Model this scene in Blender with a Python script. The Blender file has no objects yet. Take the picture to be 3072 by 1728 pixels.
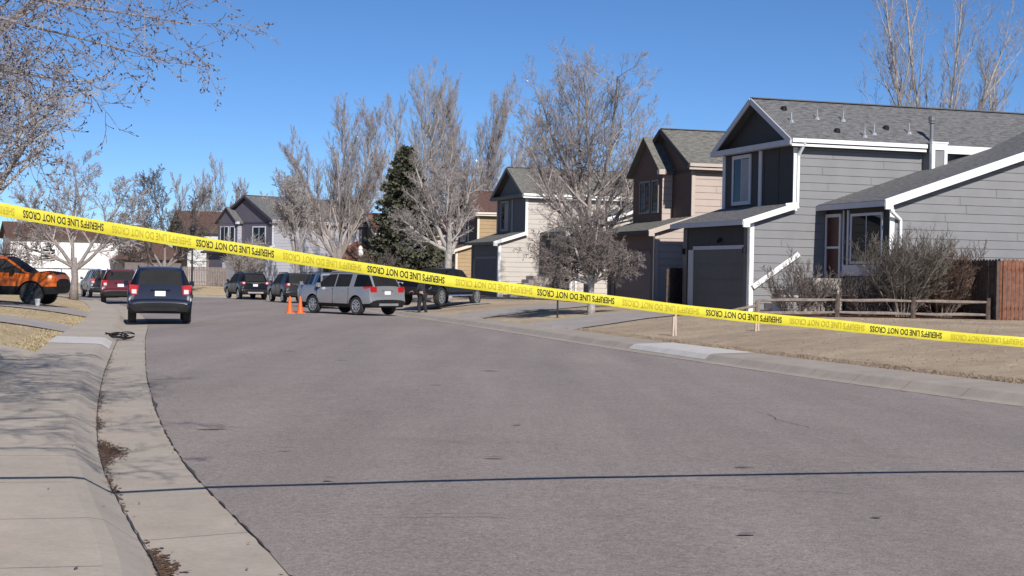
import bpy, bmesh, math, random
import numpy as np
from mathutils import Vector, Matrix
R = math.radians
scene = bpy.context.scene
COL = scene.collection
# ------------------------------------------------------------ camera
F_PX, IMG_W = 4400.0, 3072.0
cam_d = bpy.data.cameras.new('camera')
cam_d.sensor_width = 36.0
cam_d.lens = 36.0 * F_PX / IMG_W
cam_d.clip_start, cam_d.clip_end = 0.1, 3000.0
cam = bpy.data.objects.new('camera', cam_d)
COL.objects.link(cam)
scene.camera = cam
_p, _r = -math.atan(44.0 / F_PX), 0.018
_f = Vector((0, math.cos(_p), math.sin(_p)))
_x = Vector((1, 0, 0)); _u = _x.cross(_f)
_rt = _x * math.cos(_r) + _u * math.sin(_r)
_up = _u * math.cos(_r) - _x * math.sin(_r)
cam.matrix_world = Matrix(((_rt.x, _up.x, -_f.x, 0), (_rt.y, _up.y, -_f.y, 0),
                           (_rt.z, _up.z, -_f.z, 1.6), (0, 0, 0, 1)))
# ------------------------------------------------------------ sky, sun, exposure
SUN_AZ, SUN_EL = R(161.5), R(32.5)      # clockwise from +Y
world = bpy.data.worlds.new('World')
scene.world = world
world.use_nodes = True
wn = world.node_tree
sky = wn.nodes.new('ShaderNodeTexSky')
sky.sky_type = 'NISHITA'
sky.sun_disc = False
sky.sun_elevation, sky.sun_rotation = SUN_EL, SUN_AZ
sky.altitude = 3000
sky.air_density, sky.dust_density, sky.ozone_density = 0.80, 0.0, 6.0
hs = wn.nodes.new('ShaderNodeHueSaturation'); hs.inputs['Saturation'].default_value = 1.06
wn.links.new(sky.outputs[0], hs.inputs['Color']); wn.links.new(hs.outputs[0], wn.nodes['Background'].inputs[0])
wn.nodes['Background'].inputs[1].default_value = 0.092
sd = bpy.data.lights.new('sun', 'SUN')
sd.energy, sd.angle, sd.color = 4.4, R(0.5), (1.0, 0.955, 0.90)
sun = bpy.data.objects.new('sun', sd)
COL.objects.link(sun)
sun.rotation_euler = Vector((math.sin(SUN_AZ) * math.cos(SUN_EL), math.cos(SUN_AZ) * math.cos(SUN_EL),
                             math.sin(SUN_EL))).to_track_quat('Z', 'Y').to_euler()
scene.view_settings.view_transform = 'Standard'
scene.view_settings.look = 'None'
scene.view_settings.exposure = 0.24
scene.view_settings.gamma = 1.0
scene.render.film_transparent = False
rng = random.Random(11)
# ------------------------------------------------------------ mesh helper
class MB:
    def __init__(s):
        s.v = []; s.f = []; s.uv = []; s.has_uv = False
    def face(s, pts, uv=None):
        i = len(s.v)
        s.v += [tuple(p) for p in pts]
        s.f.append(tuple(range(i, i + len(pts))))
        if uv: s.has_uv = True
        s.uv += list(uv) if uv else [(0, 0)] * len(pts)
    def add(s, vs, fs):
        i = len(s.v)
        s.v += [tuple(p) for p in vs]
        for f in fs:
            s.f.append(tuple(i + k for k in f)); s.uv += [(0, 0)] * len(f)
    def box(s, x0, x1, y0, y1, z0, z1, M=None):
        vs = [(x, y, z) for z in (z0, z1) for y in (y0, y1) for x in (x0, x1)]
        if M is not None: vs = [M @ Vector(p) for p in vs]
        s.add(vs, [(0, 2, 3, 1), (4, 5, 7, 6), (0, 1, 5, 4), (2, 6, 7, 3), (0, 4, 6, 2), (1, 3, 7, 5)])
    def beam(s, p0, p1, w, h, up=(0, 0, 1)):
        p0, p1 = Vector(p0), Vector(p1)
        d = (p1 - p0).normalized(); side = d.cross(Vector(up)).normalized(); u = side.cross(d)
        a, b = side * w / 2, u * h / 2
        s.add([p0 - a - b, p0 + a - b, p0 + a + b, p0 - a + b, p1 - a - b, p1 + a - b, p1 + a + b, p1 - a + b],
              [(0, 3, 2, 1), (4, 5, 6, 7), (0, 1, 5, 4), (1, 2, 6, 5), (2, 3, 7, 6), (3, 0, 4, 7)])
    def slab(s, a, b, c, d, t, uvs=True):
        # a-b along the eave, c-d along the ridge (a,b,c,d counter-clockwise from above); t thick, straight down
        a, b, c, d = [Vector(q) for q in (a, b, c, d)]
        ex = (b - a).normalized()
        uv = []
        for q in (a, b, c, d):
            r = q - a; al = r.dot(ex); uv.append((al, (r - ex * al).length))
        s.face([a, b, c, d], uv)
        dz = Vector((0, 0, t)); lo = [q - dz for q in (a, b, c, d)]
        s.face([lo[3], lo[2], lo[1], lo[0]])
        top = [a, b, c, d]
        for i in range(4):
            j = (i + 1) % 4
            s.face([top[i], lo[i], lo[j], top[j]])
    def tube(s, pts, rad, n=6, cap=True):
        i0 = len(s.v)
        m = len(pts)
        prev = None
        for k in range(m):
            d = (pts[min(k + 1, m - 1)] - pts[max(k - 1, 0)])
            if d.length < 1e-9: d = Vector((0, 0, 1))
            d.normalize()
            if prev is None:
                a = d.cross(Vector((0.31, 0.95, 0.1)))
                if a.length < .1: a = d.cross(Vector((1, 0, 0)))
            else:
                a = prev - d * prev.dot(d)
            a.normalize(); prev = a
            b = d.cross(a)
            r = rad[k]
            for q in range(n):
                t = 2 * math.pi * q / n
                w = pts[k] + a * (r * math.cos(t)) + b * (r * math.sin(t))
                s.v.append((w.x, w.y, w.z))
        for k in range(m - 1):
            for q in range(n):
                q2 = (q + 1) % n
                s.f.append((i0 + k * n + q, i0 + k * n + q2, i0 + (k + 1) * n + q2, i0 + (k + 1) * n + q))
                s.uv += [(0, 0)] * 4
        if cap:
            s.f.append(tuple(i0 + q for q in reversed(range(n)))); s.uv += [(0, 0)] * n
            s.f.append(tuple(i0 + (m - 1) * n + q for q in range(n))); s.uv += [(0, 0)] * n
    def lathe(s, prof, n=24, axis='z', M=None):
        i0 = len(s.v); m = len(prof)
        for (r, h) in prof:
            for q in range(n):
                t = 2 * math.pi * q / n
                p = (r * math.cos(t), r * math.sin(t), h) if axis == 'z' else (r * math.cos(t), h, r * math.sin(t))
                if M is not None: p = tuple(M @ Vector(p))
                s.v.append(p)
        for k in range(m - 1):
            for q in range(n):
                q2 = (q + 1) % n
                s.f.append((i0 + k * n + q, i0 + k * n + q2, i0 + (k + 1) * n + q2, i0 + (k + 1) * n + q))
                s.uv += [(0, 0)] * 4
        s.f.append(tuple(i0 + q for q in reversed(range(n)))); s.uv += [(0, 0)] * n
        s.f.append(tuple(i0 + (m - 1) * n + q for q in range(n))); s.uv += [(0, 0)] * n
    def mesh(s, name):
        me = bpy.data.meshes.new(name)
        me.from_pydata(s.v, [], s.f)
        if s.has_uv:
            l = me.uv_layers.new(name='UVMap')
            l.data.foreach_set('uv', np.array(s.uv, dtype=np.float32).ravel())
        me.update()
        return me
    def build(s, name, mat, parent=None, smooth=False):
        me = s.mesh(name)
        if smooth: me.polygons.foreach_set('use_smooth', [True] * len(me.polygons))
        me.materials.append(mat)
        o = bpy.data.objects.new(name, me)
        COL.objects.link(o)
        if parent is not None: o.parent = parent
        return o
def tag(o, label=None, cat=None, group=None, kind=None):
    if label: o['label'] = label
    if cat: o['category'] = cat
    if group: o['group'] = group
    if kind: o['kind'] = kind
    return o
def thing(name, label, cat, loc, rz=0.0, group=None):
    o = bpy.data.objects.new(name, None)
    COL.objects.link(o)
    o.empty_display_size = 0.2
    o.location = loc; o.rotation_euler = (0, 0, rz)
    return tag(o, label, cat, group)
# ------------------------------------------------------------ materials
def new_mat(name):
    m = bpy.data.materials.new(name); m.use_nodes = True
    return m, m.node_tree, m.node_tree.nodes['Principled BSDF']
def ramp2(nt, c0, c1, p0=0.3, p1=0.7):
    r = nt.nodes.new('ShaderNodeValToRGB')
    r.color_ramp.elements[0].position, r.color_ramp.elements[1].position = p0, p1
    r.color_ramp.elements[0].color, r.color_ramp.elements[1].color = (*c0, 1), (*c1, 1)
    return r
def noise(nt, scale, detail=4, rough=0.6, vec=None, coord='Object'):
    n = nt.nodes.new('ShaderNodeTexNoise')
    n.inputs['Scale'].default_value = scale; n.inputs['Detail'].default_value = detail
    n.inputs['Roughness'].default_value = rough
    if vec is None:
        tc = nt.nodes.new('ShaderNodeTexCoord'); vec = tc.outputs[coord]
    nt.links.new(vec, n.inputs['Vector'])
    return n
def mixc(nt, a, b, fac, mode='MIX'):
    m = nt.nodes.new('ShaderNodeMix'); m.data_type = 'RGBA'; m.blend_type = mode
    for s, v in ((m.inputs[6], a), (m.inputs[7], b), (m.inputs[0], fac)):
        if isinstance(v, (int, float)): s.default_value = v
        elif isinstance(v, tuple): s.default_value = (*v, 1)
        else: nt.links.new(v, s)
    return m.outputs[2]
def paint(name, col, rough=0.6, metal=0.0, var=0.12, scale=3.0, coat=0.0, bump=0.0, bscale=40, spec=None):
    m, nt, b = new_mat(name)
    n = noise(nt, scale)
    lo = tuple(c * (1 - var) for c in col); hi = tuple(min(1, c * (1 + var)) for c in col)
    r = ramp2(nt, lo, hi); nt.links.new(n.outputs[0], r.inputs[0]); nt.links.new(r.outputs[0], b.inputs['Base Color'])
    b.inputs['Roughness'].default_value = rough; b.inputs['Metallic'].default_value = metal
    b.inputs['Coat Weight'].default_value = coat; b.inputs['Coat Roughness'].default_value = 0.04
    if spec is not None: b.inputs['Specular IOR Level'].default_value = spec
    if bump:
        n2 = noise(nt, bscale); bp = nt.nodes.new('ShaderNodeBump'); bp.inputs['Strength'].default_value = bump
        bp.inputs['Distance'].default_value = 0.02
        nt.links.new(n2.outputs[0], bp.inputs['Height']); nt.links.new(bp.outputs[0], b.inputs['Normal'])
    return m
def shingle(name, c0, c1, c2):
    m, nt, b = new_mat(name)
    tc = nt.nodes.new('ShaderNodeTexCoord')
    br = nt.nodes.new('ShaderNodeTexBrick')
    nt.links.new(tc.outputs['UV'], br.inputs['Vector'])
    br.inputs['Scale'].default_value = 1.0
    br.inputs['Brick Width'].default_value = 0.26; br.inputs['Row Height'].default_value = 0.14
    br.inputs['Mortar Size'].default_value = 0.006; br.offset = 0.37; br.squash = 1.0
    br.inputs['Color1'].default_value = (*c0, 1); br.inputs['Color2'].default_value = (*c1, 1)
    br.inputs['Mortar'].default_value = (*[c * 0.45 for c in c0], 1); br.inputs['Bias'].default_value = -0.1
    mp = nt.nodes.new('ShaderNodeMapping'); mp.inputs['Scale'].default_value = (2.2, 6.5, 1)
    nt.links.new(tc.outputs['UV'], mp.inputs[0])
    n = noise(nt, 1.6, 5, 0.7, mp.outputs[0])
    rr = ramp2(nt, (0, 0, 0), (1, 1, 1), 0.42, 0.62); nt.links.new(n.outputs[0], rr.inputs[0])
    c = mixc(nt, br.outputs[0], c2, rr.outputs[0])
    g = noise(nt, 60, 3, 0.7, tc.outputs['UV'])
    c = mixc(nt, c, g.outputs[0], 0.25, 'OVERLAY')
    nt.links.new(c, b.inputs['Base Color']); b.inputs['Roughness'].default_value = 0.92
    bp = nt.nodes.new('ShaderNodeBump'); bp.inputs['Strength'].default_value = 0.5; bp.inputs['Distance'].default_value = 0.015
    nt.links.new(br.outputs['Fac'], bp.inputs['Height']); bp.invert = True
    nt.links.new(bp.outputs[0], b.inputs['Normal'])
    return m
def asphalt_mat():
    m, nt, b = new_mat('asphalt')
    tc = nt.nodes.new('ShaderNodeTexCoord'); ob = tc.outputs['Object']
    big = noise(nt, 0.16, 5, 0.6, ob); mid = noise(nt, 1.7, 6, 0.7, ob); fine = noise(nt, 60, 4, 0.85, ob)
    st = nt.nodes.new('ShaderNodeMapping'); st.inputs['Rotation'].default_value = (0, 0, R(-16)); st.inputs['Scale'].default_value = (0.9, 0.07, 1)
    nt.links.new(ob, st.inputs[0]); lane = noise(nt, 1.0, 4, 0.55, st.outputs[0])
    base = ramp2(nt, (0.268, 0.224, 0.200), (0.308, 0.259, 0.231), 0.25, 0.75); nt.links.new(big.outputs[0], base.inputs[0])
    c = mixc(nt, base.outputs[0], mid.outputs[0], 0.16, 'OVERLAY')
    c = mixc(nt, c, lane.outputs[0], 0.3, 'OVERLAY')
    gr = ramp2(nt, (0.30, 0.30, 0.30), (0.70, 0.70, 0.70), 0.40, 0.60); nt.links.new(fine.outputs[0], gr.inputs[0])
    c = mixc(nt, c, gr.outputs[0], 0.8, 'OVERLAY')
    g2 = noise(nt, 17, 4, 0.8, ob); gr2 = ramp2(nt, (0.36, 0.36, 0.36), (0.64, 0.64, 0.64), 0.38, 0.62); nt.links.new(g2.outputs[0], gr2.inputs[0])
    c = mixc(nt, c, gr2.outputs[0], 0.6, 'OVERLAY')

    vo = nt.nodes.new('ShaderNodeTexVoronoi'); vo.inputs['Scale'].default_value = 55
    nt.links.new(ob, vo.inputs['Vector'])
    sp = ramp2(nt, (1, 1, 1), (0, 0, 0), 0.10, 0.24); nt.links.new(vo.outputs['Distance'], sp.inputs[0])
    c = mixc(nt, c, (0.40, 0.385, 0.37), mixc(nt, (0, 0, 0), sp.outputs[0], 0.75))
    # fine map cracking, worn darker where the aggregate shows
    ck = nt.nodes.new('ShaderNodeTexVoronoi'); ck.feature = 'DISTANCE_TO_EDGE'; ck.inputs['Scale'].default_value = 0.45
    wob = mixc(nt, ob, mid.outputs['Color'], 0.22); nt.links.new(wob, ck.inputs['Vector'])
    ckr = ramp2(nt, (1, 1, 1), (0, 0, 0), 0.0, 0.004); nt.links.new(ck.outputs['Distance'], ckr.inputs[0])
    c = mixc(nt, c, (0.12, 0.11, 0.11), mixc(nt, (0, 0, 0), ckr.outputs[0], 0.0))
    nt.links.new(c, b.inputs['Base Color']); b.inputs['Roughness'].default_value = 0.9
    bp = nt.nodes.new('ShaderNodeBump'); bp.inputs['Strength'].default_value = 0.55; bp.inputs['Distance'].default_value = 0.012
    nt.links.new(fine.outputs[0], bp.inputs['Height']); nt.links.new(bp.outputs[0], b.inputs['Normal'])
    return m
def concrete_mat(name, c0, c1, joint=1.5, warm=(0.50, 0.385, 0.29)):
    m, nt, b = new_mat(name)
    tc = nt.nodes.new('ShaderNodeTexCoord'); ob = tc.outputs['Object']
    big = noise(nt, 0.45, 5, 0.65, ob); fine = noise(nt, 30, 4, 0.75, ob); mid = noise(nt, 2.6, 5, 0.7, ob)
    base = ramp2(nt, c0, c1, 0.3, 0.7); nt.links.new(big.outputs[0], base.inputs[0])
    c = mixc(nt, base.outputs[0], fine.outputs[0], 0.25, 'OVERLAY')
    c = mixc(nt, c, mid.outputs[0], 0.25, 'OVERLAY')
    s2 = noise(nt, 0.8, 3, 0.5, ob); sr = ramp2(nt, (0, 0, 0), (1, 1, 1), 0.55, 0.75); nt.links.new(s2.outputs[0], sr.inputs[0])
    c = mixc(nt, c, warm, mixc(nt, (0, 0, 0), sr.outputs[0], 0.45))
    pit = nt.nodes.new('ShaderNodeTexVoronoi'); pit.inputs['Scale'].default_value = 9
    nt.links.new(ob, pit.inputs['Vector'])
    pr = ramp2(nt, (1, 1, 1), (0, 0, 0), 0.03, 0.07); nt.links.new(pit.outputs['Distance'], pr.inputs[0])
    c = mixc(nt, c, (0.16, 0.14, 0.12), mixc(nt, (0, 0, 0), pr.outputs[0], 0.55))
    if joint:
        sx = nt.nodes.new('ShaderNodeSeparateXYZ'); nt.links.new(tc.outputs['UV'], sx.inputs[0])
        md = nt.nodes.new('ShaderNodeMath'); md.operation = 'MODULO'; md.inputs[1].default_value = joint
        nt.links.new(sx.outputs[0], md.inputs[0])
        lt = nt.nodes.new('ShaderNodeMath'); lt.operation = 'LESS_THAN'; lt.inputs[1].default_value = 0.014
        nt.links.new(md.outputs[0], lt.inputs[0])
        c = mixc(nt, c, (0.15, 0.13, 0.115), lt.outputs[0])
    nt.links.new(c, b.inputs['Base Color']); b.inputs['Roughness'].default_value = 0.88
    bp = nt.nodes.new('ShaderNodeBump'); bp.inputs['Strength'].default_value = 0.25; bp.inputs['Distance'].default_value = 0.008
    nt.links.new(fine.outputs[0], bp.inputs['Height']); nt.links.new(bp.outputs[0], b.inputs['Normal'])
    return m
def lawn_mat(name, cols, sc=0.55, west=None):
    m, nt, b = new_mat(name)
    tc = nt.nodes.new('ShaderNodeTexCoord'); ob = tc.outputs['Object']
    big = noise(nt, sc, 5, 0.65, ob); fine = noise(nt, 22, 5, 0.8, ob); mid = noise(nt, 3.5, 5, 0.7, ob)
    r = nt.nodes.new('ShaderNodeValToRGB'); e = r.color_ramp.elements
    e[0].position, e[0].color = 0.3, (*cols[0], 1); e[1].position, e[1].color = 0.72, (*cols[2], 1)
    k = e.new(0.5); k.color = (*cols[1], 1)
    nt.links.new(big.outputs[0], r.inputs[0])
    c = r.outputs[0]
    if west:        # the verge on the far side of the street is paler, yellower straw
        sx = nt.nodes.new('ShaderNodeSeparateXYZ'); nt.links.new(ob, sx.inputs[0])
        mr = nt.nodes.new('ShaderNodeMapRange'); mr.inputs[1].default_value, mr.inputs[2].default_value = -4.0, -7.5
        nt.links.new(sx.outputs[0], mr.inputs[0])
        r2 = ramp2(nt, west[0], west[1], 0.3, 0.7); nt.links.new(big.outputs[0], r2.inputs[0]); c = mixc(nt, c, r2.outputs[0], mr.outputs[0])
    c = mixc(nt, c, mid.outputs[0], 0.35, 'OVERLAY'); c = mixc(nt, c, fine.outputs[0], 0.3, 'OVERLAY')
    nt.links.new(c, b.inputs['Base Color']); b.inputs['Roughness'].default_value = 1.0
    b.inputs['Specular IOR Level'].default_value = 0.1
    bp = nt.nodes.new('ShaderNodeBump'); bp.inputs['Strength'].default_value = 0.8; bp.inputs['Distance'].default_value = 0.05
    nt.links.new(fine.outputs[0], bp.inputs['Height']); nt.links.new(bp.outputs[0], b.inputs['Normal'])
    return m
def bark(name, c0, c1, scale=9.0):
    m, nt, b = new_mat(name)
    n = noise(nt, scale, 5, 0.75); r = ramp2(nt, c0, c1, 0.35, 0.65)
    nt.links.new(n.outputs[0], r.inputs[0]); nt.links.new(r.outputs[0], b.inputs['Base Color'])
    b.inputs['Roughness'].default_value = 0.9; b.inputs['Specular IOR Level'].default_value = 0.2
    return m
def glass_mat(name, col=(0.012, 0.014, 0.018), rough=0.06):
    m, nt, b = new_mat(name)
    b.inputs['Base Color'].default_value = (*col, 1); b.inputs['Roughness'].default_value = rough
    b.inputs['Specular IOR Level'].default_value = 0.16
    n = noise(nt, 1.3, 2); bp = nt.nodes.new('ShaderNodeBump'); bp.inputs['Strength'].default_value = 0.04
    nt.links.new(n.outputs[0], bp.inputs['Height']); nt.links.new(bp.outputs[0], b.inputs['Normal'])
    return m
M_ASPH = asphalt_mat()
M_CONC = concrete_mat('concrete_walk', (0.425, 0.362, 0.295), (0.505, 0.437, 0.358))
M_CONC_FLAT = concrete_mat('concrete_pad', (0.425, 0.362, 0.295), (0.505, 0.437, 0.358), 0)
M_CURB = concrete_mat('concrete_curb', (0.405, 0.345, 0.282), (0.48, 0.415, 0.342), 3.0)
M_CONC_R = concrete_mat('concrete_weathered', (0.36, 0.305, 0.252), (0.44, 0.378, 0.315), 1.5, (0.46, 0.36, 0.28))
M_DRIVE = concrete_mat('concrete_drive', (0.34, 0.30, 0.275), (0.42, 0.375, 0.34), 0)
M_NEWCONC = concrete_mat('new_concrete', (0.58, 0.54, 0.50), (0.66, 0.62, 0.57), 0, (0.60, 0.55, 0.50))
M_LAWN = lawn_mat('dry_lawn', ((0.41, 0.315, 0.235), (0.50, 0.39, 0.28), (0.64, 0.52, 0.345)), 0.3, ((0.50, 0.38, 0.225), (0.64, 0.51, 0.32)))
M_BLADE = lawn_mat('dry_blades', ((0.42, 0.325, 0.245), (0.48, 0.375, 0.275), (0.56, 0.45, 0.31)), 0.9)
M_BLADE_Y = lawn_mat('straw_blades', ((0.54, 0.43, 0.26), (0.64, 0.52, 0.32), (0.72, 0.60, 0.39)), 1.2)
M_MULCH = lawn_mat('mulch', ((0.10, 0.045, 0.040), (0.16, 0.066, 0.056), (0.22, 0.105, 0.088)), 3)
M_DIRT = lawn_mat('gutter_dirt', ((0.13, 0.085, 0.06), (0.18, 0.11, 0.075), (0.23, 0.155, 0.11)), 4)
M_TAR = paint('tar', (0.07, 0.065, 0.06), 0.8, var=0.3, scale=20)
M_WHITE = paint('white_trim', (0.80, 0.80, 0.78), 0.5, var=0.03)
M_CREAMTRIM = paint('cream_trim', (0.74, 0.72, 0.66), 0.5, var=0.04)
M_BLACK = paint('black_plastic', (0.016, 0.016, 0.017), 0.65, var=0.2, spec=0.2)
M_RUBBER = paint('tyre_rubber', (0.022, 0.022, 0.023), 0.85, var=0.25, scale=12)
M_ALLOY = paint('alloy_rim', (0.62, 0.62, 0.63), 0.3, 0.9, 0.05)
M_DARKRIM = paint('dark_rim', (0.03, 0.03, 0.032), 0.4, 0.3, 0.1)
M_CHROME = paint('chrome', (0.75, 0.75, 0.76), 0.15, 1.0, 0.03)
M_CARGLASS = glass_mat('tinted_glass', (0.008, 0.009, 0.011), 0.04)
M_WINGLASS = glass_mat('window_glass', (0.012, 0.014, 0.018), 0.05)
M_RED = paint('red_lens', (0.42, 0.015, 0.02), 0.15, 0.0, 0.1, coat=0.6)
M_CLEAR = paint('clear_lens', (0.75, 0.75, 0.77), 0.12, 0.3, 0.05, coat=0.6)
M_PLATE = paint('plate', (0.72, 0.74, 0.76), 0.4, var=0.06, scale=30)
M_STEEL = paint('galvanised', (0.42, 0.43, 0.45), 0.45, 0.6, 0.15)
M_DARKMETAL = paint('dark_metal', (0.03, 0.03, 0.033), 0.5, 0.4, 0.2)
M_WOODGREY = bark('weathered_wood', (0.16, 0.13, 0.11), (0.30, 0.25, 0.215), 7)
M_CEDAR = bark('cedar_stain', (0.13, 0.052, 0.032), (0.25, 0.115, 0.070), 5)
M_WOODDARK = bark('dark_wood', (0.07, 0.05, 0.042), (0.13, 0.10, 0.085), 5)
# ------------------------------------------------------------ terrain
def gz(y): return -0.0055 * np.maximum(np.asarray(y, float) - 10.0, 0.0)
AL0 = [(5.5, -14), (2.6, -4), (0.95, 0.5), (-0.25, 4.6), (-1.13, 7.64), (-1.93, 9.9), (-2.71, 12.19), (-3.81, 15.91), (-5.46, 22.03), (-6.8, 27.3),
       (-8.95, 35.9), (-11.43, 46.1), (-14.4, 57), (-17.4, 67), (-20.7, 77), (-24, 86), (-28, 95.5), (-34, 104), (-44, 112), (-60, 119), (-120, 131)]
AR0 = [(19, -14), (15.5, -4), (11.8, 6), (8.6, 14.5), (6.75, 19.5), (4.94, 25), (3.4, 30.6), (1.9, 36.2), (0.1, 43.5), (-1.93, 51.57), (-4.2, 60),
       (-6.9, 70), (-9.8, 80), (-13, 90), (-17, 99), (-22, 106), (-30, 113), (-42, 120), (-60, 127.5), (-120, 141)]
def resample(pts, step):
    p = np.array(pts, float); out = []
    q = np.vstack([2 * p[0] - p[1], p, 2 * p[-1] - p[-2]])
    for i in range(1, len(q) - 2):
        n = max(2, int(np.linalg.norm(q[i + 1] - q[i]) / step))
        for k in range(n):
            t = k / n
            out.append(0.5 * ((2 * q[i]) + (q[i + 1] - q[i - 1]) * t + (2 * q[i - 1] - 5 * q[i] + 4 * q[i + 1] - q[i + 2]) * t ** 2
                              + (-q[i - 1] + 3 * q[i] - 3 * q[i + 1] + q[i + 2]) * t ** 3))
    out.append(p[-1])
    return np.array(out)
def normals(p):     # unit normal pointing left of travel
    t = np.gradient(p, axis=0); t /= np.linalg.norm(t, axis=1)[:, None]
    return np.stack([-t[:, 1], t[:, 0]], 1)
AL, AR = resample(AL0, 0.5), resample(AR0, 0.5)
NL, NR = normals(AL), -normals(AR)
LO, RO = AL + NL * 1.9, AR + NR * 1.62      # outer edges of the two walks
def sdist(P, line, nrm):
    P = np.asarray(P, float).reshape(-1, 2); res = np.empty(len(P))
    for i in range(0, len(P), 4000):
        d = P[i:i + 4000, None, :] - line[None]
        k = np.argmin((d ** 2).sum(2), 1); r = np.arange(len(k))
        res[i:i + 4000] = (d[r, k] * nrm[k]).sum(1)
    return res
PL = ([-50, -0.6, 0, 1, 2, 5, 8, 200], [-0.16, -0.16, 0.125, 0.27, 0.38, 0.58, 0.68, 0.8])
PR = ([-50, -0.6, 0, 1.5, 3, 5, 8, 200], [-0.16, -0.16, 0.135, 0.28, 0.44, 0.58, 0.64, 0.8])
LOs, ROs, NLs, NRs = LO[::2], RO[::2], NL[::2], NR[::2]
def elev(P):
    P = np.asarray(P, float).reshape(-1, 2)
    dl, dr = sdist(P, LOs, NLs), sdist(P, ROs, NRs)
    z = np.where(dr > dl, np.interp(dr, *PR), np.interp(dl, *PL))
    return gz(np.minimum(P[:, 1], 160)) + z
def ez(x, y): return float(elev([(x, y)])[0])
gx = np.concatenate([np.linspace(-900, -80, 12), np.linspace(-70, -32, 20), np.arange(-31.5, 26, 0.45), np.linspace(27, 70, 18), np.linspace(90, 900, 12)])
gy = np.concatenate([np.linspace(-60, -6, 10), np.arange(-5, 75, 0.45), np.arange(75, 135, 0.9), np.linspace(137, 180, 12), np.linspace(220, 1500, 12)])
GX, GY = np.meshgrid(gx, gy)
GZ = elev(np.stack([GX.ravel(), GY.ravel()], 1))
nx, ny = len(gx), len(gy)
me = bpy.data.meshes.new('ground')
idx = np.arange(nx * ny).reshape(ny, nx)
quads = np.stack([idx[:-1, :-1], idx[:-1, 1:], idx[1:, 1:], idx[1:, :-1]], -1).reshape(-1, 4)
me.from_pydata(np.stack([GX.ravel(), GY.ravel(), GZ], 1).tolist(), [], quads.tolist())
me.materials.append(M_LAWN); me.update()
ground = bpy.data.objects.new('ground', me); COL.objects.link(ground); tag(ground, kind='structure')
def strip(name, line, nrm, offs, zs, mat, rng_=None, parent=None):
    """sheet following a kerb line; offs/zs = cross-section"""
    mb = MB(); s = np.concatenate([[0], np.cumsum(np.linalg.norm(np.diff(line, axis=0), axis=1))])
    ii = range(len(line) - 1) if rng_ is None else [i for i in range(len(line) - 1) if rng_[0] <= line[i, 1] <= rng_[1]]
    for i in ii:
        for k in range(len(offs) - 1):
            c = []
            for (a, b) in ((i, k), (i + 1, k), (i + 1, k + 1), (i, k + 1)):
                p = line[a] + nrm[a] * offs[b]
                c.append(((p[0], p[1], float(gz(p[1])) + zs[b]), (s[a], offs[b])))
            mb.face([q[0] for q in c], [q[1] for q in c])
    return mb.build(name, mat, parent)
# road: one sheet between the two asphalt edges
n = 260
def byfrac(p, n):
    s = np.concatenate([[0], np.cumsum(np.linalg.norm(np.diff(p, axis=0), axis=1))]); t = np.linspace(0, s[-1], n)
    return np.stack([np.interp(t, s, p[:, 0]), np.interp(t, s, p[:, 1])], 1)
a, b = byfrac(AL, n), byfrac(AR, n)
mb = MB()
for i in range(n - 1):
    for k in range(4):
        q = [a[i] * (1 - k / 4) + b[i] * k / 4, a[i] * (1 - (k + 1) / 4) + b[i] * (k + 1) / 4,
             a[i + 1] * (1 - (k + 1) / 4) + b[i + 1] * (k + 1) / 4, a[i + 1] * (1 - k / 4) + b[i + 1] * k / 4]
        cr = [0.0, 0.03, 0.04, 0.03, 0.0]
        mb.face([(w[0], w[1], float(gz(w[1])) + c) for w, c in zip(q, (cr[k], cr[k + 1], cr[k + 1], cr[k]))])
tag(mb.build('road', M_ASPH), kind='structure')
tag(strip('gutter_pan', AL, NL, [-0.01, 0.65], [-0.006, -0.03], M_CURB), kind='structure')
tag(strip('curb', AL, NL, [0.65, 0.69, 0.86, 0.95], [-0.03, -0.01, 0.105, 0.12], M_CURB), kind='structure')
tag(strip('sidewalk', AL, NL, [0.95, 1.9, 1.93], [0.12, 0.14, 0.0], M_CONC), kind='structure')
tag(strip('gutter_pan', AR, NR, [-0.01, 0.40], [-0.006, -0.02], M_CONC_R), kind='structure')
tag(strip('curb', AR, NR, [0.40, 0.46, 0.60, 0.68], [-0.02, 0.0, 0.105, 0.12], M_CONC_R), kind='structure')
tag(strip('sidewalk', AR, NR, [0.68, 1.62, 1.65], [0.12, 0.15, 0.0], M_CONC_R), kind='structure')
tag(strip('sidewalk_slab', AL, NL, [0.72, 0.86, 0.95, 1.93], [0.02, 0.112, 0.126, 0.147], M_NEWCONC, (29.9, 33.0)), kind='structure')
tag(strip('sidewalk_slab', AR, NR, [0.47, 0.60, 0.68, 1.6], [0.012, 0.111, 0.126, 0.156], M_NEWCONC, (29.6, 34.2)), kind='structure')
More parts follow.
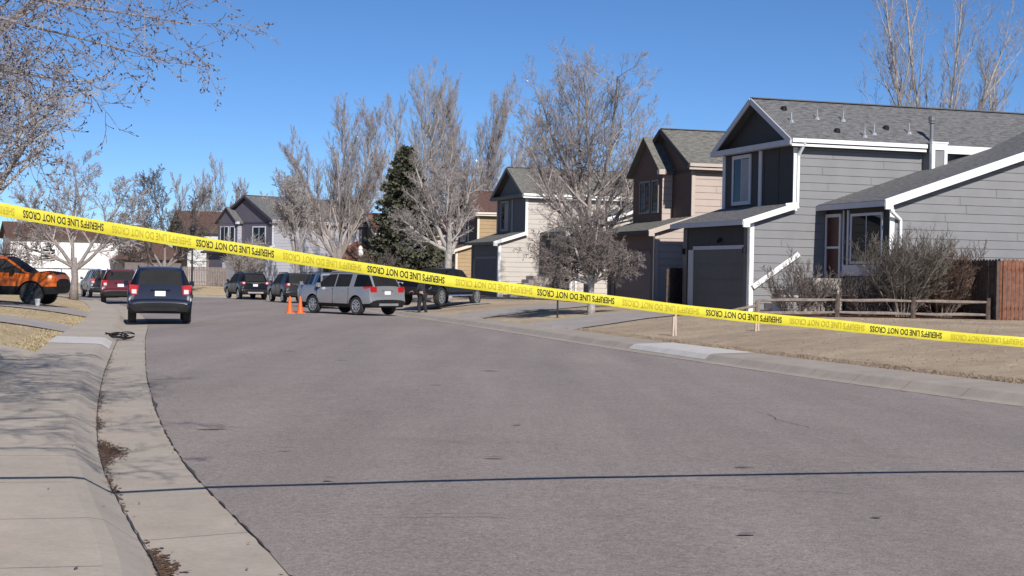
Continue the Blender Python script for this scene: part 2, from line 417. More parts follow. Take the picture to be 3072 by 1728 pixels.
# pavement joint of dirt along the asphalt edge, and gutter dirt along the flow line
def ragged(name, line, nrm, centre, width, z, mat, y0, y1, seed, lumps=(), label=None):
    r = random.Random(seed); mb = MB(); prev = None
    for i in range(len(line) - 1):
        for sub in range(4):
            t = sub / 4; p = line[i] * (1 - t) + line[i + 1] * t
            if not (y0 <= p[1] <= y1) or (lumps and r.random() < .12): prev = None; continue
            w = width * r.uniform(0.25, 1.0); c = centre + r.uniform(-.3, .3) * width
            for (ly, lw, ll) in lumps:
                w += lw * math.exp(-((p[1] - ly) / ll) ** 2) * r.uniform(0.8, 1.1); c -= 0.35 * lw * math.exp(-((p[1] - ly) / ll) ** 2)
            q0, q1 = p + nrm[i] * (c - w / 2), p + nrm[i] * (c + w / 2)
            zz = float(gz(p[1]))
            cur = ((q0[0], q0[1], zz + z), (q1[0], q1[1], zz + z + 0.004))
            if prev: mb.face([prev[0], cur[0], cur[1], prev[1]])
            prev = cur
    return mb.build(name, mat)
tag(ragged('pavement_joint', AL, NL, 0.645, 0.014, -0.012, M_TAR, 5.5, 36, 3), kind='stuff')
mb = MB(); r = random.Random(12); cl = [(13.1, .10, .8, 900), (15.4, .03, .7, 160), (8.1, .05, .6, 420), (11.0, .02, 1.2, 120), (18.5, .025, 2.0, 160), (25, .02, 4, 160)]
for (cy, sw, sl, n_) in cl:
    for k in range(n_):
        y_ = r.gauss(cy, sl * .5); i = int(np.argmin(np.abs(AL[:, 1] - y_))); i = min(i, len(AL) - 2); f_ = (y_ - AL[i, 1]) / (AL[i + 1, 1] - AL[i, 1]); p = AL[i] + (AL[i + 1] - AL[i]) * f_
        o_ = .645 - abs(r.gauss(0, sw * math.exp(-((y_ - cy) / sl) ** 2) + .006)); q = p + NL[i] * o_; z_ = float(gz(q[1])) - .008 - .022 * o_ / .65 + .006
        a = r.uniform(0, 6.28); R_ = r.uniform(.006, .024); mb.face([(q[0] + R_ * r.uniform(.5, 1.1) * math.cos(a + t), q[1] + R_ * r.uniform(.5, 1.1) * math.sin(a + t), z_ + r.uniform(0, .004)) for t in (0, 1.2, 2.4, 3.7, 5.0)])
tag(mb.build('gutter_dirt', M_DIRT), kind='stuff')
tag(ragged('pavement_joint', AL, NL, 0.0, 0.020, 0.004, M_TAR, 4, 45, 4, ((11.6, 0.015, .3), (17.5, 0.04, .4))), kind='stuff')
tag(ragged('pavement_joint', AR, NR, 0.0, 0.05, 0.004, M_CONC_R, 15, 60, 5), kind='stuff')
mb = MB(); r = random.Random(5)
for (x, y, l, w) in ((-3.0, 14.6, .42, .05), (-1.35, 11.0, .14, .035), (-.26, 24.5, .5, .05), (0.1, 15.4, .16, .04), (1.0, 6.9, .3, .03), (2.0, 12.1, .28, .03),
                     (-1.0, 21, .3, .03), (-1.9, 12.9, .3, .02), (-.2, 12.5, .3, .03), (1.4, 8.9, .2, .03), (-3.0, 27, .4, .04), (2.4, 9.6, .12, .03), (-4.5, 30, .4, .06)):
    for k in range(1):
        cx, cy = x + r.uniform(-.3, .3) * l, y + r.uniform(-1, 1) * w
        pts = []
        for q in range(12):
            t = q / 12 * 2 * math.pi; rr = r.uniform(.6, 1.1)
            px, py = cx + l * .34 * rr * math.cos(t), cy + w * 1.1 * rr * math.sin(t)
            pts.append((px, py, float(gz(py)) + 0.045 + 0.004 * (k + 1)))
        mb.face(pts)
tag(mb.build('road_stains', paint('worn_tar', (0.17, 0.15, 0.145), 0.85, var=0.3, scale=25)), kind='stuff')
# flat sheets laid on the lawn (drives, paths, mulch)
def sheet(name, poly, mat, lift=0.03, step=0.45):
    poly = [Vector((p[0], p[1])) for p in poly]; bm = bmesh.new()
    xs = [p.x for p in poly]; ys = [p.y for p in poly]
    vs = [bm.verts.new((p.x, p.y, 0)) for p in poly]; bm.faces.new(vs)
    for ax, lo, hi in ((0, min(xs), max(xs)), (1, min(ys), max(ys))):
        c = lo + step
        while c < hi:
            co = (c, 0, 0) if ax == 0 else (0, c, 0); no = (1, 0, 0) if ax == 0 else (0, 1, 0)
            bmesh.ops.bisect_plane(bm, geom=bm.verts[:] + bm.edges[:] + bm.faces[:], plane_co=co, plane_no=no); c += step
    P = np.array([(v.co.x, v.co.y) for v in bm.verts]); Z = elev(P)
    for v, z in zip(bm.verts, Z): v.co.z = z + lift
    me = bpy.data.meshes.new(name); bm.to_mesh(me); bm.free(); me.materials.append(mat)
    o = bpy.data.objects.new(name, me); COL.objects.link(o); return tag(o, kind='structure')
DRIVES = {}
def drive(name, poly, mat, lift=0.03):
    DRIVES[len(DRIVES)] = poly; return sheet(name, poly, mat, lift)
drive('driveway', [(1.3, 42.9), (8.0, 50.0), (6.5, 54.6), (-0.55, 47.2)], M_DRIVE)                 # grey house
drive('driveway', [(-1.6, 54.2), (-2.9, 59.0), (4.6, 66.4), (6.0, 61.6)], M_DRIVE)                 # brown house
drive('driveway', [(-8.2, 79.4), (-9.6, 84.5), (-2.4, 89.6), (-0.9, 84.8)], M_DRIVE)               # cream house
drive('driveway', [(-5.6, 66.2), (-6.9, 71.2), (-2.0, 73.0), (-0.9, 68.3)], M_DRIVE)
drive('driveway', [(-6.05, 17.2), (-3.9, 12.0), (-26, 5), (-30, 27.0), (-8.3, 26.4)], M_CONC_FLAT, 0.02)   # near left, runs out of frame
drive('driveway', [(-12.9, 47.3), (-14.8, 53.8), (-30, 56.5), (-30, 49.5)], M_DRIVE)              # under the orange car
drive('path', [(-9.8, 35.1), (-10.9, 39.0), (-26, 41.2), (-26, 36.5)], M_DRIVE)
BED = [(8.2, 44.9), (14.6, 44.6), (14.6, 46.6), (11.9, 47.2), (10.8, 50.7), (8.6, 49.9)]
sheet('mulch_bed', BED, M_MULCH, 0.028)
def inside(px, py, poly):
    c = False; j = len(poly) - 1
    for i in range(len(poly)):
        xi, yi = poly[i]; xj, yj = poly[j]
        if (yi > py) != (yj > py) and px < (xj - xi) * (py - yi) / (yj - yi) + xi: c = not c
        j = i
    return c
def grass(name, n, region, seed, mat=None, band=99.0, hmin=0.006, hmax=0.034):
    r = np.random.RandomState(seed); P = []
    while len(P) < n:
        y = region[2] + (region[3] - region[2]) * r.rand(n) ** 1.3; x = region[0] + (region[1] - region[0]) * r.rand(n)
        ok = np.abs(x / np.maximum(y, 1)) < 0.37
        q = np.stack([x[ok], y[ok]], 1)
        d = np.maximum(sdist(q, LOs, NLs), sdist(q, ROs, NRs)); q = q[(d > -0.03) & (d < band)]
        q = [p for p in q if not any(inside(p[0], p[1], D) for D in DRIVES.values()) and not inside(p[0], p[1], BED)]
        P += q
        if not q: break
    P = np.array(P[:n]); Z = elev(P); N = len(P)
    th = r.rand(N) * 6.283; h = hmin + (hmax - hmin) * r.rand(N); w = 0.006 + 0.006 * r.rand(N); ll = .035 + .055 * r.rand(N); le = np.stack([-np.sin(th) * ll, np.cos(th) * ll], 1)
    V = np.empty((N, 3, 3))
    V[:, 0, 0] = P[:, 0] - w * np.cos(th); V[:, 0, 1] = P[:, 1] - w * np.sin(th); V[:, 0, 2] = Z - 0.01
    V[:, 1, 0] = P[:, 0] + w * np.cos(th); V[:, 1, 1] = P[:, 1] + w * np.sin(th); V[:, 1, 2] = Z - 0.01
    V[:, 2, 0] = P[:, 0] + le[:, 0]; V[:, 2, 1] = P[:, 1] + le[:, 1]; V[:, 2, 2] = Z + h
    me = bpy.data.meshes.new(name); me.from_pydata(V.reshape(-1, 3).tolist(), [], np.arange(3 * N).reshape(-1, 3).tolist())
    me.materials.append(mat or M_BLADE); o = bpy.data.objects.new(name, me); COL.objects.link(o)
    return tag(o, 'short dry straw coloured grass on the lawns', 'grass', kind='stuff')
# ------------------------------------------------------------ houses
def clip_band(poly, z0, z1):
    def cl(p, z, keep_above):
        o = []
        for i in range(len(p)):
            a, b = p[i], p[(i + 1) % len(p)]
            ia, ib = (a[1] >= z) == keep_above, (b[1] >= z) == keep_above
            if ia: o.append(a)
            if ia != ib and abs(b[1] - a[1]) > 1e-9:
                t = (z - a[1]) / (b[1] - a[1]); o.append((a[0] + (b[0] - a[0]) * t, z))
        return o
    p = cl(poly, z0, True)
    return cl(p, z1, False) if len(p) > 2 else []
def butt_split(q, k, lap):
    # boards come in lengths: leave a narrow butt joint between two boards of one course
    if len(q) < 3: return []
    rr = random.Random(k * 7 + int(abs(q[0][0]) * 10)); lo, hi = min(p[0] for p in q), max(p[0] for p in q); cuts = []; a = lo + rr.uniform(1.0, 3.6)
    while a < hi - .4: cuts.append(a); a += 3.66
    out = []; edges = [lo - 1] + cuts + [hi + 1]
    for e0, e1 in zip(edges[:-1], edges[1:]):
        p = [(z, x) for x, z in q]; p = clip_band(p, e0 + .006, e1 - .006)
        if len(p) > 2: out.append([(x, z) for z, x in p])
    return out
def lapwall(mb, poly, org, au, nrm, lap=0.28, gap=0.014, zoff=0.0):
    """lap siding: every board leans out to its lower edge, over a real shadow gap"""
    org, au, nrm = Vector(org), Vector(au), Vector(nrm)
    P = lambda a, z, o: org + au * a + Vector((0, 0, z)) + nrm * o
    mb.face([P(a, z, -0.03) for a, z in poly])
    zlo, zhi = min(p[1] for p in poly), max(p[1] for p in poly)
    k = math.floor((zlo - zoff) / lap)
    while k * lap + zoff < zhi:
        z0, z1 = k * lap + zoff + gap, (k + 1) * lap + zoff
        q = clip_band(poly, max(z0, zlo), min(z1, zhi)) if z1 > zlo else []
        for q in butt_split(q, k, lap):
            off = lambda z: 0.026 - 0.014 * (z - z0) / lap
            mb.face([P(a, z, off(z)) for a, z in q])
            zb = min(p[1] for p in q); low = sorted([p[0] for p in q if abs(p[1] - zb) < 1e-6])
            if len(low) >= 2:
                mb.face([P(low[0], zb, off(zb)), P(low[-1], zb, off(zb)), P(low[-1], zb, -.03), P(low[0], zb, -.03)])
        k += 1
def flat(mb, poly, org, au, nrm, off=0.0):
    org, au, nrm = Vector(org), Vector(au), Vector(nrm)
    mb.face([org + au * a + Vector((0, 0, z)) + nrm * off for a, z in poly])
def window(parent, org, au, nrm, a0, a1, z0, z1, frame_mat, glass, fw=0.07, mull=1, blind=None, depth=0.05):
    org, au, nrm = Vector(org), Vector(au), Vector(nrm)
    M = Matrix((( au.x, nrm.x, 0, org.x), (au.y, nrm.y, 0, org.y), (0, 0, 1, org.z), (0, 0, 0, 1)))
    f = MB()
    f.box(a0 - fw, a1 + fw, -.02, depth, z0 - fw, z0, M); f.box(a0 - fw, a1 + fw, -.02, depth, z1, z1 + fw, M)
    f.box(a0 - fw, a0, -.02, depth - .003, z0, z1, M); f.box(a1, a1 + fw, -.02, depth - .003, z0, z1, M)
    w = f.build('window', frame_mat, parent)
    k = max(1, mull + 1); dx = (a1 - a0) / k
    for i in range(k):
        g = MB(); lo, hi = a0 + i * dx, a0 + (i + 1) * dx
        g.box(lo + (0.02 if i else 0), hi - (0.02 if i < k - 1 else 0), -.015, 0.022, z0, z1, M); g.build('pane', glass, w)
    for i in range(1, k):
        s = MB(); s.box(a0 + i * dx - .02, a0 + i * dx + .02, -.012, depth - .012, z0, z1, M); s.build('mullion', frame_mat, w)
    if blind:
        s = MB(); s.box(a0 + .01, a0 + dx * blind[0], 0.0225, 0.026, z0 + .01, z0 + (z1 - z0) * blind[1], M); s.build('curtain', blind[2], w)
    return w
def house(loc, phi, label, c, W=5.45, D=14.0, wing=True, bay=False, detail=2, cat='house', name='house', bay_y=None, wins=()):
    """two-storey split-level: garage under a shed roof in front, gable behind it, low wing on the right"""
    root = thing(name, label, cat, loc, phi)
    U, V = Vector((1, 0, 0)), Vector((0, 1, 0))
    G = 1.62                                   # garage projects this far in front of the gable
    zt = 5.85; zr = zt + 0.55 * (W / 2 + .38)
    # ---- lapped side walls (face the sun), plain cores behind
    w = MB()
    w.box(0.06, G + .1, 0.06, W - .06, -.8, 2.9); w.box(G + .06, D, 0.06, W - .06, -.8, 5.6)
    lapwall(w, [(0, -.7), (G, -.7), (G, 3.62), (0, 3.05)], (0, 0, 0), U, -V)
    lapwall(w, [(G, -.7), (D, -.7), (D, 5.72), (G, 5.72)], (0, 0, 0), U, -V)
    lapwall(w, [(0, -.7), (G, -.7), (G, 3.62), (0, 3.05)], (0, W, 0), U, V)
    lapwall(w, [(G, -.7), (D, -.7), (D, 5.72), (G, 5.72)], (0, W, 0), U, V)
    flat(w, [(0, -.7), (W, -.7), (W, zt), (W / 2, zr - .1), (0, zt)], (D, 0, 0), V, U)
    if wing:
        wv, wu, we = -4.09, 2.89, 13.5
        w.box(wu + .06, we, wv + .06, 0.02, -.8, 3.3)
        lapwall(w, [(wu, -.7), (we, -.7), (we, 7.0), (wu, 3.55)], (0, wv, 0), U, -V)
    w.build('side_wall', c['side'], root)
    f = MB()
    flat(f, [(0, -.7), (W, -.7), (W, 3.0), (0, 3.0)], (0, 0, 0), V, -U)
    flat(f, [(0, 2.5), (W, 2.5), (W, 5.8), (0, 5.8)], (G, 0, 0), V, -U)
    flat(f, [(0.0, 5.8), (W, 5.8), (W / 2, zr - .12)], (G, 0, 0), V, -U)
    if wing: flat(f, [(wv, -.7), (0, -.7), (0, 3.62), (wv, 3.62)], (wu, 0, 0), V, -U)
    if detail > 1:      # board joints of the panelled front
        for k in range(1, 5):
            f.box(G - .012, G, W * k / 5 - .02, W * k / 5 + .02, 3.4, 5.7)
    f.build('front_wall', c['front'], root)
    # ---- roofs
    r = MB()
    e = 0.36; z0 = zt - .55 * 0 + 0.12
    zE = zt + .10; zR = zE + .55 * (W / 2 + e)
    r.slab((G - .32, -e, zE), (D + .3, -e, zE), (D + .3, W / 2, zR), (G - .32, W / 2, zR), .10)
    r.slab((D + .3, W + e, zE), (G - .32, W + e, zE), (G - .32, W / 2, zR), (D + .3, W / 2, zR), .10)
    r.beam((G - .3, W / 2, zR + .012), (D + .28, W / 2, zR + .012), .24, .035)
    main_roof = r.build('roof', c['roof'], root)
    g = MB(); s = .32; ge = -.38; gz0 = 3.13
    g.slab((ge, W + .32, gz0), (ge, -.28, gz0), (G + .02, -.28, gz0 + s * (G - ge)), (G + .02, W + .32, gz0 + s * (G - ge)), .09)
    g.build('garage_roof', c['roof'], root)
    if wing:
        h = MB(); a = 2.55; za = 3.72; sl = .333
        b_ = 12.6
        h.slab((a, 2.6, za), (a, wv - .32, za), (b_, wv - .32, za + sl * (b_ - a)), (b_, 2.6, za + sl * (b_ - a)), .09)
        h.slab((b_ + 9, wv - .32, za), (b_ + 9, 2.6, za), (b_, 2.6, za + sl * (b_ - a)), (b_, wv - .32, za + sl * (b_ - a)), .09)
        h.build('wing_roof', c['roof'], root)
    # ---- trim: fascias, rakes, gutter
    t = MB(); wm = c['trim']
    yR, yL = -e - .02, W + e + .02
    for (y, sg) in ((-e, -1), (W + e, 1)):
        t.beam((G - .345, y, zE - .10), (G - .345, W / 2, zR - .10), .05, .20, (1, 0, 0) if 0 else (0, 0, 1))
    t.build('rake_board', c['rake'], root)
    t = MB(); t.box(G - .36, G - .10, -e - .02, W + e + .15, 5.74, 5.93) if not bay else t.beam((G - .02, 0, 5.7), (G - .02, W, 5.7), .03, .14)
    t.build('cornice', c['rake'], root)
    t = MB()
    t.box(G - .30, 6.6 if detail > 1 else D, -e - .11, -e - .012, zE - .13, zE + .005); t.build('gutter', wm, root)
    t = MB(); t.box(G - .30, 6.6 if detail > 1 else D, -e - .04, -e + .0, zE - .255, zE - .165); t.build('fascia', wm, root)
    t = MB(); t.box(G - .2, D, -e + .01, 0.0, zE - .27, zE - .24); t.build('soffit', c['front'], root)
    if detail > 1:
        t = MB(); t.box(7.3, D + .3, -e - .06, -e - .012, zE - .27, zE + .01); t.build('fascia', wm, root)
    # garage rake + corner boards
    t = MB()
    t.beam((ge - .02, -.30, gz0 - .10), (G + .05, -.30, gz0 - .10 + s * (G + .05 - ge)), .045, .20)
    t.box(ge - .03, ge + .22, -.335, -.27, gz0 - .25, gz0 - .03)
    t.build('rake_board', wm, root)
    t = MB(); t.box(ge - .05, ge - .005, -.28, W + .34, gz0 - .17, gz0 - .01); t.build('fascia', c['rake'], root)
    t = MB()
    t.box(-.035, .14, -.05, -.01, -.7, 3.02); t.box(-.035, -.003, -.05, .10, -.7, 3.02); t.build('corner_board', wm, root)
    t = MB(); t.box(G - .03, G + .13, -.05, -.01, 3.5, 5.68); t.build('corner_board', wm, root)
    for y0, y1 in ((.10, .38), (W - .36, W - .02)):
        t = MB(); t.box(-.03, -.004, y0, y1, -.7, 2.95); t.build('pier', c['pier'], root)
    # ---- garage door
    gd0, gd1 = .42, min(4.5, W - .95)
    d = MB(); d.box(-.012, .02, gd0, gd1, -.1, 2.16)
    for k in range(1, 4): d.box(-.017, -.011, gd0 + .02, gd1 - .02, k * .54 - .03, k * .54 + .005)
    for k in range(1, 4): d.box(-.019, -.011, gd0 + .02, gd1 - .02, k * .54 + .02, k * .54 + .03)
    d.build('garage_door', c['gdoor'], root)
    d = MB(); d.box(-.045, -.006, gd0 - .02, gd1 + .02, 2.16, 2.29); d.box(-.045, -.006, gd1, gd1 + .42, -.3, 2.157)
    fr = d.build('garage_door_frame', c['gtrim'], root)
    if detail > 1:
        l = MB(); l.box(-.09, -.003, 2.2, 2.34, 2.42, 2.56); l.lathe([(0.03, -.12), (.06, -.1), (.06, 0)], 10, 'z', Matrix.Translation((-.10, 2.27, 2.5)))
        l.build('lamp', M_BLACK, root)
        for y in (.27, W - .15):
            l = MB(); l.box(-.12, -.03, y - .05, y + .05, 2.0, 2.22); l.build('lamp', M_BLACK, root)
    # ---- upper window
    if not bay:
        wz0, wz1 = (3.98, 5.56)
        x = W / 5.45
        window(root, (G, 0, 0), V, -U, 3.32 * x, 4.58 * x, wz0, wz1, c['wtrim'], M_WINGLASS, .13, 1, blind=(.96, .98, M_BLIND))
        for y in (2.45, 5.42):
            t = MB(); t.box(G - .04, G - .002, y * x - .11, y * x + .11, 3.55, 5.74); t.build('trim_board', c['wtrim'], root)
    else:
        bu = -.48
        y0, y1 = bay_y or (2.05, W - .05)
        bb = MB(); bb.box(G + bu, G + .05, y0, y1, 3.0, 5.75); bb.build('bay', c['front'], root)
        t = MB(); lapwall(t, [(G + bu, 3.1), (G - .02, 3.1), (G - .02, 5.7), (G + bu, 5.7)], (0, y0, 0), U, -V); t.build('bay_side', c['side'], root)
        ym = (y0 + y1) / 2; zz = 5.72
        rr = MB(); q = .85 * ((y1 - y0) / 2 + .25)
        rr.slab((G + bu - .25, y0 - .28, zz), (G + 1.5, y0 - .28, zz), (G + 1.5, ym, zz + q), (G + bu - .25, ym, zz + q), .10)
        rr.slab((G + 1.5, y1 + .28, zz), (G + bu - .25, y1 + .28, zz), (G + bu - .25, ym, zz + q), (G + 1.5, ym, zz + q), .10)
        rr.build('bay_roof', c['roof'], root)
        t = MB(); flat(t, [(y0, 5.74), (y1, 5.74), (ym, zz + q - .13)], (G + bu + .0, 0, 0), V, -U)
        t.box(G + bu - .02, G + bu - .002, y0, y1, 5.66, 5.76); t.build('gable_panel', c['front'], root)
        t = MB(); t.box(G + bu - .27, G + bu - .0, y0 - .31, y0 - .285, zz - .12, zz + .1); t.box(G + bu - .275, G + bu - .25, y0 - .30, y0 - .06, zz - .12, zz + .08); t.build('return_board', c['trim'], root)
        for (a0, a1) in wins:
            window(root, (G, 0, 0), V, -U, a0, a1, 3.95, 5.3, c['wtrim'], M_WINGLASS, .10, 1)
        for (a0, a1) in ((y0 + .42, y0 + 1.02), (y0 + 1.35, y0 + 2.45)):
            window(root, (G + bu, 0, 0), V, -U, a0, a1, 4.05, 5.35, c['wtrim'], M_WINGLASS, .07, 0 if a1 - a0 < 1 else 1)
    # ---- wing: door, window, downspout, porch
    if wing:
        t = MB(); t.beam((2.52, wv - .345, za - .11), (b_, wv - .345, za - .11 + sl * (b_ - 2.52)), .045, .26)
        t.box(2.50, 2.78, wv - .37, wv - .30, za - .30, za - .02); t.build('rake_board', wm, root)
        t = MB(); t.box(a - .06, a - .005, wv - .32, 0.1, za - .2, za - .02); t.build('fascia', c['rake'], root)
        t = MB(); t.box(wu - .03, wu + .14, wv - .05, wv - .012, -.7, 3.5); t.build('corner_board', wm, root)
        t = MB()
        for p, q in (((2.72, wv - .36, 3.45), (2.72, wv - .36, 3.36)), ((2.72, wv - .36, 3.36), (3.22, wv - .09, 3.1)), ((3.22, wv - .09, 3.1), (3.22, wv - .09, .1))):
            t.beam(p, q, .085, .085, (1, 0, 0) if p[0] == q[0] and p[1] == q[1] else (0, 0, 1))
        t.build('downspout', wm, root)
        d = MB(); d.box(wu - .03, wu - .004, -1.02, -.18, 1.26, 3.29); dr = d.build('door', c['door'], root)
        d = MB()
        for (y0, y1, q0, q1) in ((-1.12, -1.02, 1.2, 3.4), (-.18, -.08, 1.2, 3.4), (-1.02, -.18, 3.29, 3.4), (-1.02, -.18, 2.22, 2.29)):
            d.box(wu - .06, wu - .003, y0, y1, q0, q1)
        d.build('door_frame', c['wtrim'], root)
        window(root, (wu, 0, 0), V, -U, -3.62, -1.82, 1.78, 3.28, c['wtrim'], M_WINGLASS, .09, 1)
        t = MB(); t.box(wu - .045, wu - .003, -3.75, -1.3, 1.30, 1.66); t.build('trim_board', c['wtrim'], root)
        for y0, y1 in ((-1.62, -1.52), (-1.3, -1.24)):
            t = MB(); t.box(wu - .05, wu - .003, y0, y1, 1.3 if y1 > -1.5 else 1.67, 3.5); t.build('trim_board', c['wtrim'], root)
        t = MB(); t.box(1.7, wu - .03, -1.35, -.04, -.6, 1.2)
        for k in range(5): t.box(1.7 - .28 * (k + 1), 1.7 - .28 * k - .004, -1.35, -.04, -.6, 1.2 - .22 * (k + 1))
        t.build('porch', M_DRIVE, root)
    if detail > 1:
        # flue chase with its pipe, roof vents
        t = MB(); t.box(6.70, 7.26, -.60, -.01, 2.8, zE + .02); ch = t.build('flue_chase', c['side'], root)
        t = MB()
        for u0 in (6.67, 7.17): t.box(u0, u0 + .12, -.64, -.605, 2.8, zE + .05)
        t.box(6.79, 7.17, -.64, -.605, zE - .18, zE + .05); t.box(6.665, 6.697, -.605, -.48, 2.8, zE + .05); t.box(6.64, 7.32, -.66, .1, zE + .053, zE + .10)
        t.build('corner_board', wm, ch)
        t = MB(); base = (7.0, -.1, 0)
        t.lathe([(.16, 6.05), (.10, 6.15), (.075, 6.2), (.075, 6.75), (.13, 6.76), (.13, 6.80), (.09, 6.82), (.13, 6.84), (.13, 6.98), (.05, 7.03)], 14, 'z', Matrix.Translation(base))
        t.build('flue', paint('dull_flue', (.20, .20, .215), .5, .4, .15), main_roof)
        for (u_, v_, hh) in ((4.22, 1.25, .42), (4.39, .05, .42), (4.9, .28, .42), (6.45, .5, .45), (2.0, .95, .4), (3.2, 1.3, .38)):
            z = zE + .55 * (v_ + e); t = MB()
            t.lathe([(.13, z - .05), (.08, z + .05), (.03, z + .08), (.026, z + hh * .85)], 10, 'z', Matrix.Translation((u_, v_, 0))); t.build('vent_pipe', M_STEEL, main_roof)
        for (u_, v_) in ((3.45, .31), (5.67, .76), (2.2, 1.9)):
            z = zE + .55 * (v_ + e); t = MB()
            t.lathe([(.11, z - .05), (.11, z + .08), (.07, z + .13)], 12, 'z', Matrix.Translation((u_, v_, 0))); t.build('roof_vent', M_BLACK, main_roof)
        # downspout at the upper corner and a white board leaning up the wall
        t = MB()
        for p, q in (((G + .18, -e - .06, zE - .14), (G + .12, -.09, zE - .55)), ((G + .12, -.09, zE - .55), (G + .12, -.09, 3.75)), ((G + .12, -.09, 3.75), (G - .35, -.12, 3.68))):
            t.beam(p, q, .085, .085, (1, 0, 0.01))
        t.build('downspout', wm, root)
        t = MB(); t.beam((.10, -.13, .86), (1.82, -.13, 2.02), .03, .17); t.build('stair_rail', wm, root)
    return root
M_BLIND = paint('pale_blind', (0.32, 0.32, 0.33), .8, var=.1, scale=6)
def colset(side, front, roof, trim=M_WHITE, rake=None, gdoor=None, pier=None, wtrim=None, gtrim=None, door=None):
    return dict(side=side, front=front, roof=roof, trim=trim, rake=rake or trim, gdoor=gdoor or front, pier=pier or front, wtrim=wtrim or trim,
                gtrim=gtrim or trim, door=door or M_WOODDARK)
SH_GREY = shingle('grey_shingle', (0.085, 0.083, 0.088), (0.15, 0.147, 0.15), (0.20, 0.196, 0.19))
SH_WEATH = shingle('weathered_shingle', (0.10, 0.097, 0.085), (0.17, 0.165, 0.145), (0.23, 0.222, 0.19))
SH_BROWN = shingle('brown_shingle', (0.075, 0.038, 0.030), (0.115, 0.060, 0.048), (0.15, 0.085, 0.068))
SH_RED = shingle('red_shingle', (0.15, 0.062, 0.042), (0.20, 0.088, 0.06), (0.24, 0.12, 0.085))
P = paint
grey = colset(P('grey_siding', (0.213, 0.211, 0.215), .7, var=.07, scale=1.2), P('charcoal_front', (0.030, 0.026, 0.024), .7, var=.1), SH_GREY, M_WHITE,  # charcoal accent paint, set darker still to deepen the shade on the front
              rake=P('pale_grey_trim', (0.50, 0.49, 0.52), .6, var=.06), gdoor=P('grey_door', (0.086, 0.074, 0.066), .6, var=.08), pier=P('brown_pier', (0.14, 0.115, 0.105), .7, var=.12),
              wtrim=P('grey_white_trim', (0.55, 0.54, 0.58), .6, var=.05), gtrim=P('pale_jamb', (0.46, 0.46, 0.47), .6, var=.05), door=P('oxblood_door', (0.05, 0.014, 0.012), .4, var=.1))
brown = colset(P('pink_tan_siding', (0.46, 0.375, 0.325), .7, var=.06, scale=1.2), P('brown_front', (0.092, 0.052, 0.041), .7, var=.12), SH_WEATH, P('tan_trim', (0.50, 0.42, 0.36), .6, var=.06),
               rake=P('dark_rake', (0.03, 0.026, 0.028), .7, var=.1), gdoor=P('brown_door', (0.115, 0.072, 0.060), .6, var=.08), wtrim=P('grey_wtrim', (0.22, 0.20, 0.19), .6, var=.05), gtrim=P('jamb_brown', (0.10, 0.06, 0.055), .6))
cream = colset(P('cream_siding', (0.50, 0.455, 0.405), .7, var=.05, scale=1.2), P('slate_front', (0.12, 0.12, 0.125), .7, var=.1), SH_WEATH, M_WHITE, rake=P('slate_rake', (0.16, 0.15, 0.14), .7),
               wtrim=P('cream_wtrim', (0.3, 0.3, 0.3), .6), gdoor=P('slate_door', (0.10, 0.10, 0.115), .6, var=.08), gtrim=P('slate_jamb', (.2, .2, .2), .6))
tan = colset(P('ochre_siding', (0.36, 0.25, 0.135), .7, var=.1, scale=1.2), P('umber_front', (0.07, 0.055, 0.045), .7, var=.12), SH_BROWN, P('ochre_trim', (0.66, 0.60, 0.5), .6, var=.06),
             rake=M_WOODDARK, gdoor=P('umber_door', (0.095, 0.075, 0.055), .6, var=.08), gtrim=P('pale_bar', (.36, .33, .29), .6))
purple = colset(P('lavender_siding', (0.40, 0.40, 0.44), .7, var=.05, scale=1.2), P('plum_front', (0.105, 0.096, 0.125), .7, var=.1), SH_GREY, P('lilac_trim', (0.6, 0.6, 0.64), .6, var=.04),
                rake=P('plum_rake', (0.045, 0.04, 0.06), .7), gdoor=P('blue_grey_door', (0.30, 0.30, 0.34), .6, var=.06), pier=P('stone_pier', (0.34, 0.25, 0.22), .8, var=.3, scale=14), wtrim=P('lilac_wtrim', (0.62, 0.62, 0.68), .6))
PHI = R(17.5)
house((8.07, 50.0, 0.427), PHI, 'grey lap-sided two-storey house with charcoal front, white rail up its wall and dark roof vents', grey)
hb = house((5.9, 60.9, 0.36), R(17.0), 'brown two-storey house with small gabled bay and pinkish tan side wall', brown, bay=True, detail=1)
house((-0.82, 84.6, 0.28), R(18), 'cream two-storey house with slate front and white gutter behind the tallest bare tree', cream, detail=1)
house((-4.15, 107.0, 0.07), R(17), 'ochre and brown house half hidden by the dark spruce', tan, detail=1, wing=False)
house((-22.14, 127.0, -0.05), R(47), 'plum and lavender house with stone garage pier and gabled bay, beyond the parked black cars', purple, W=7.4, bay=True, detail=1, wing=False, bay_y=(4.4, 7.3), wins=((1.0, 2.7),))
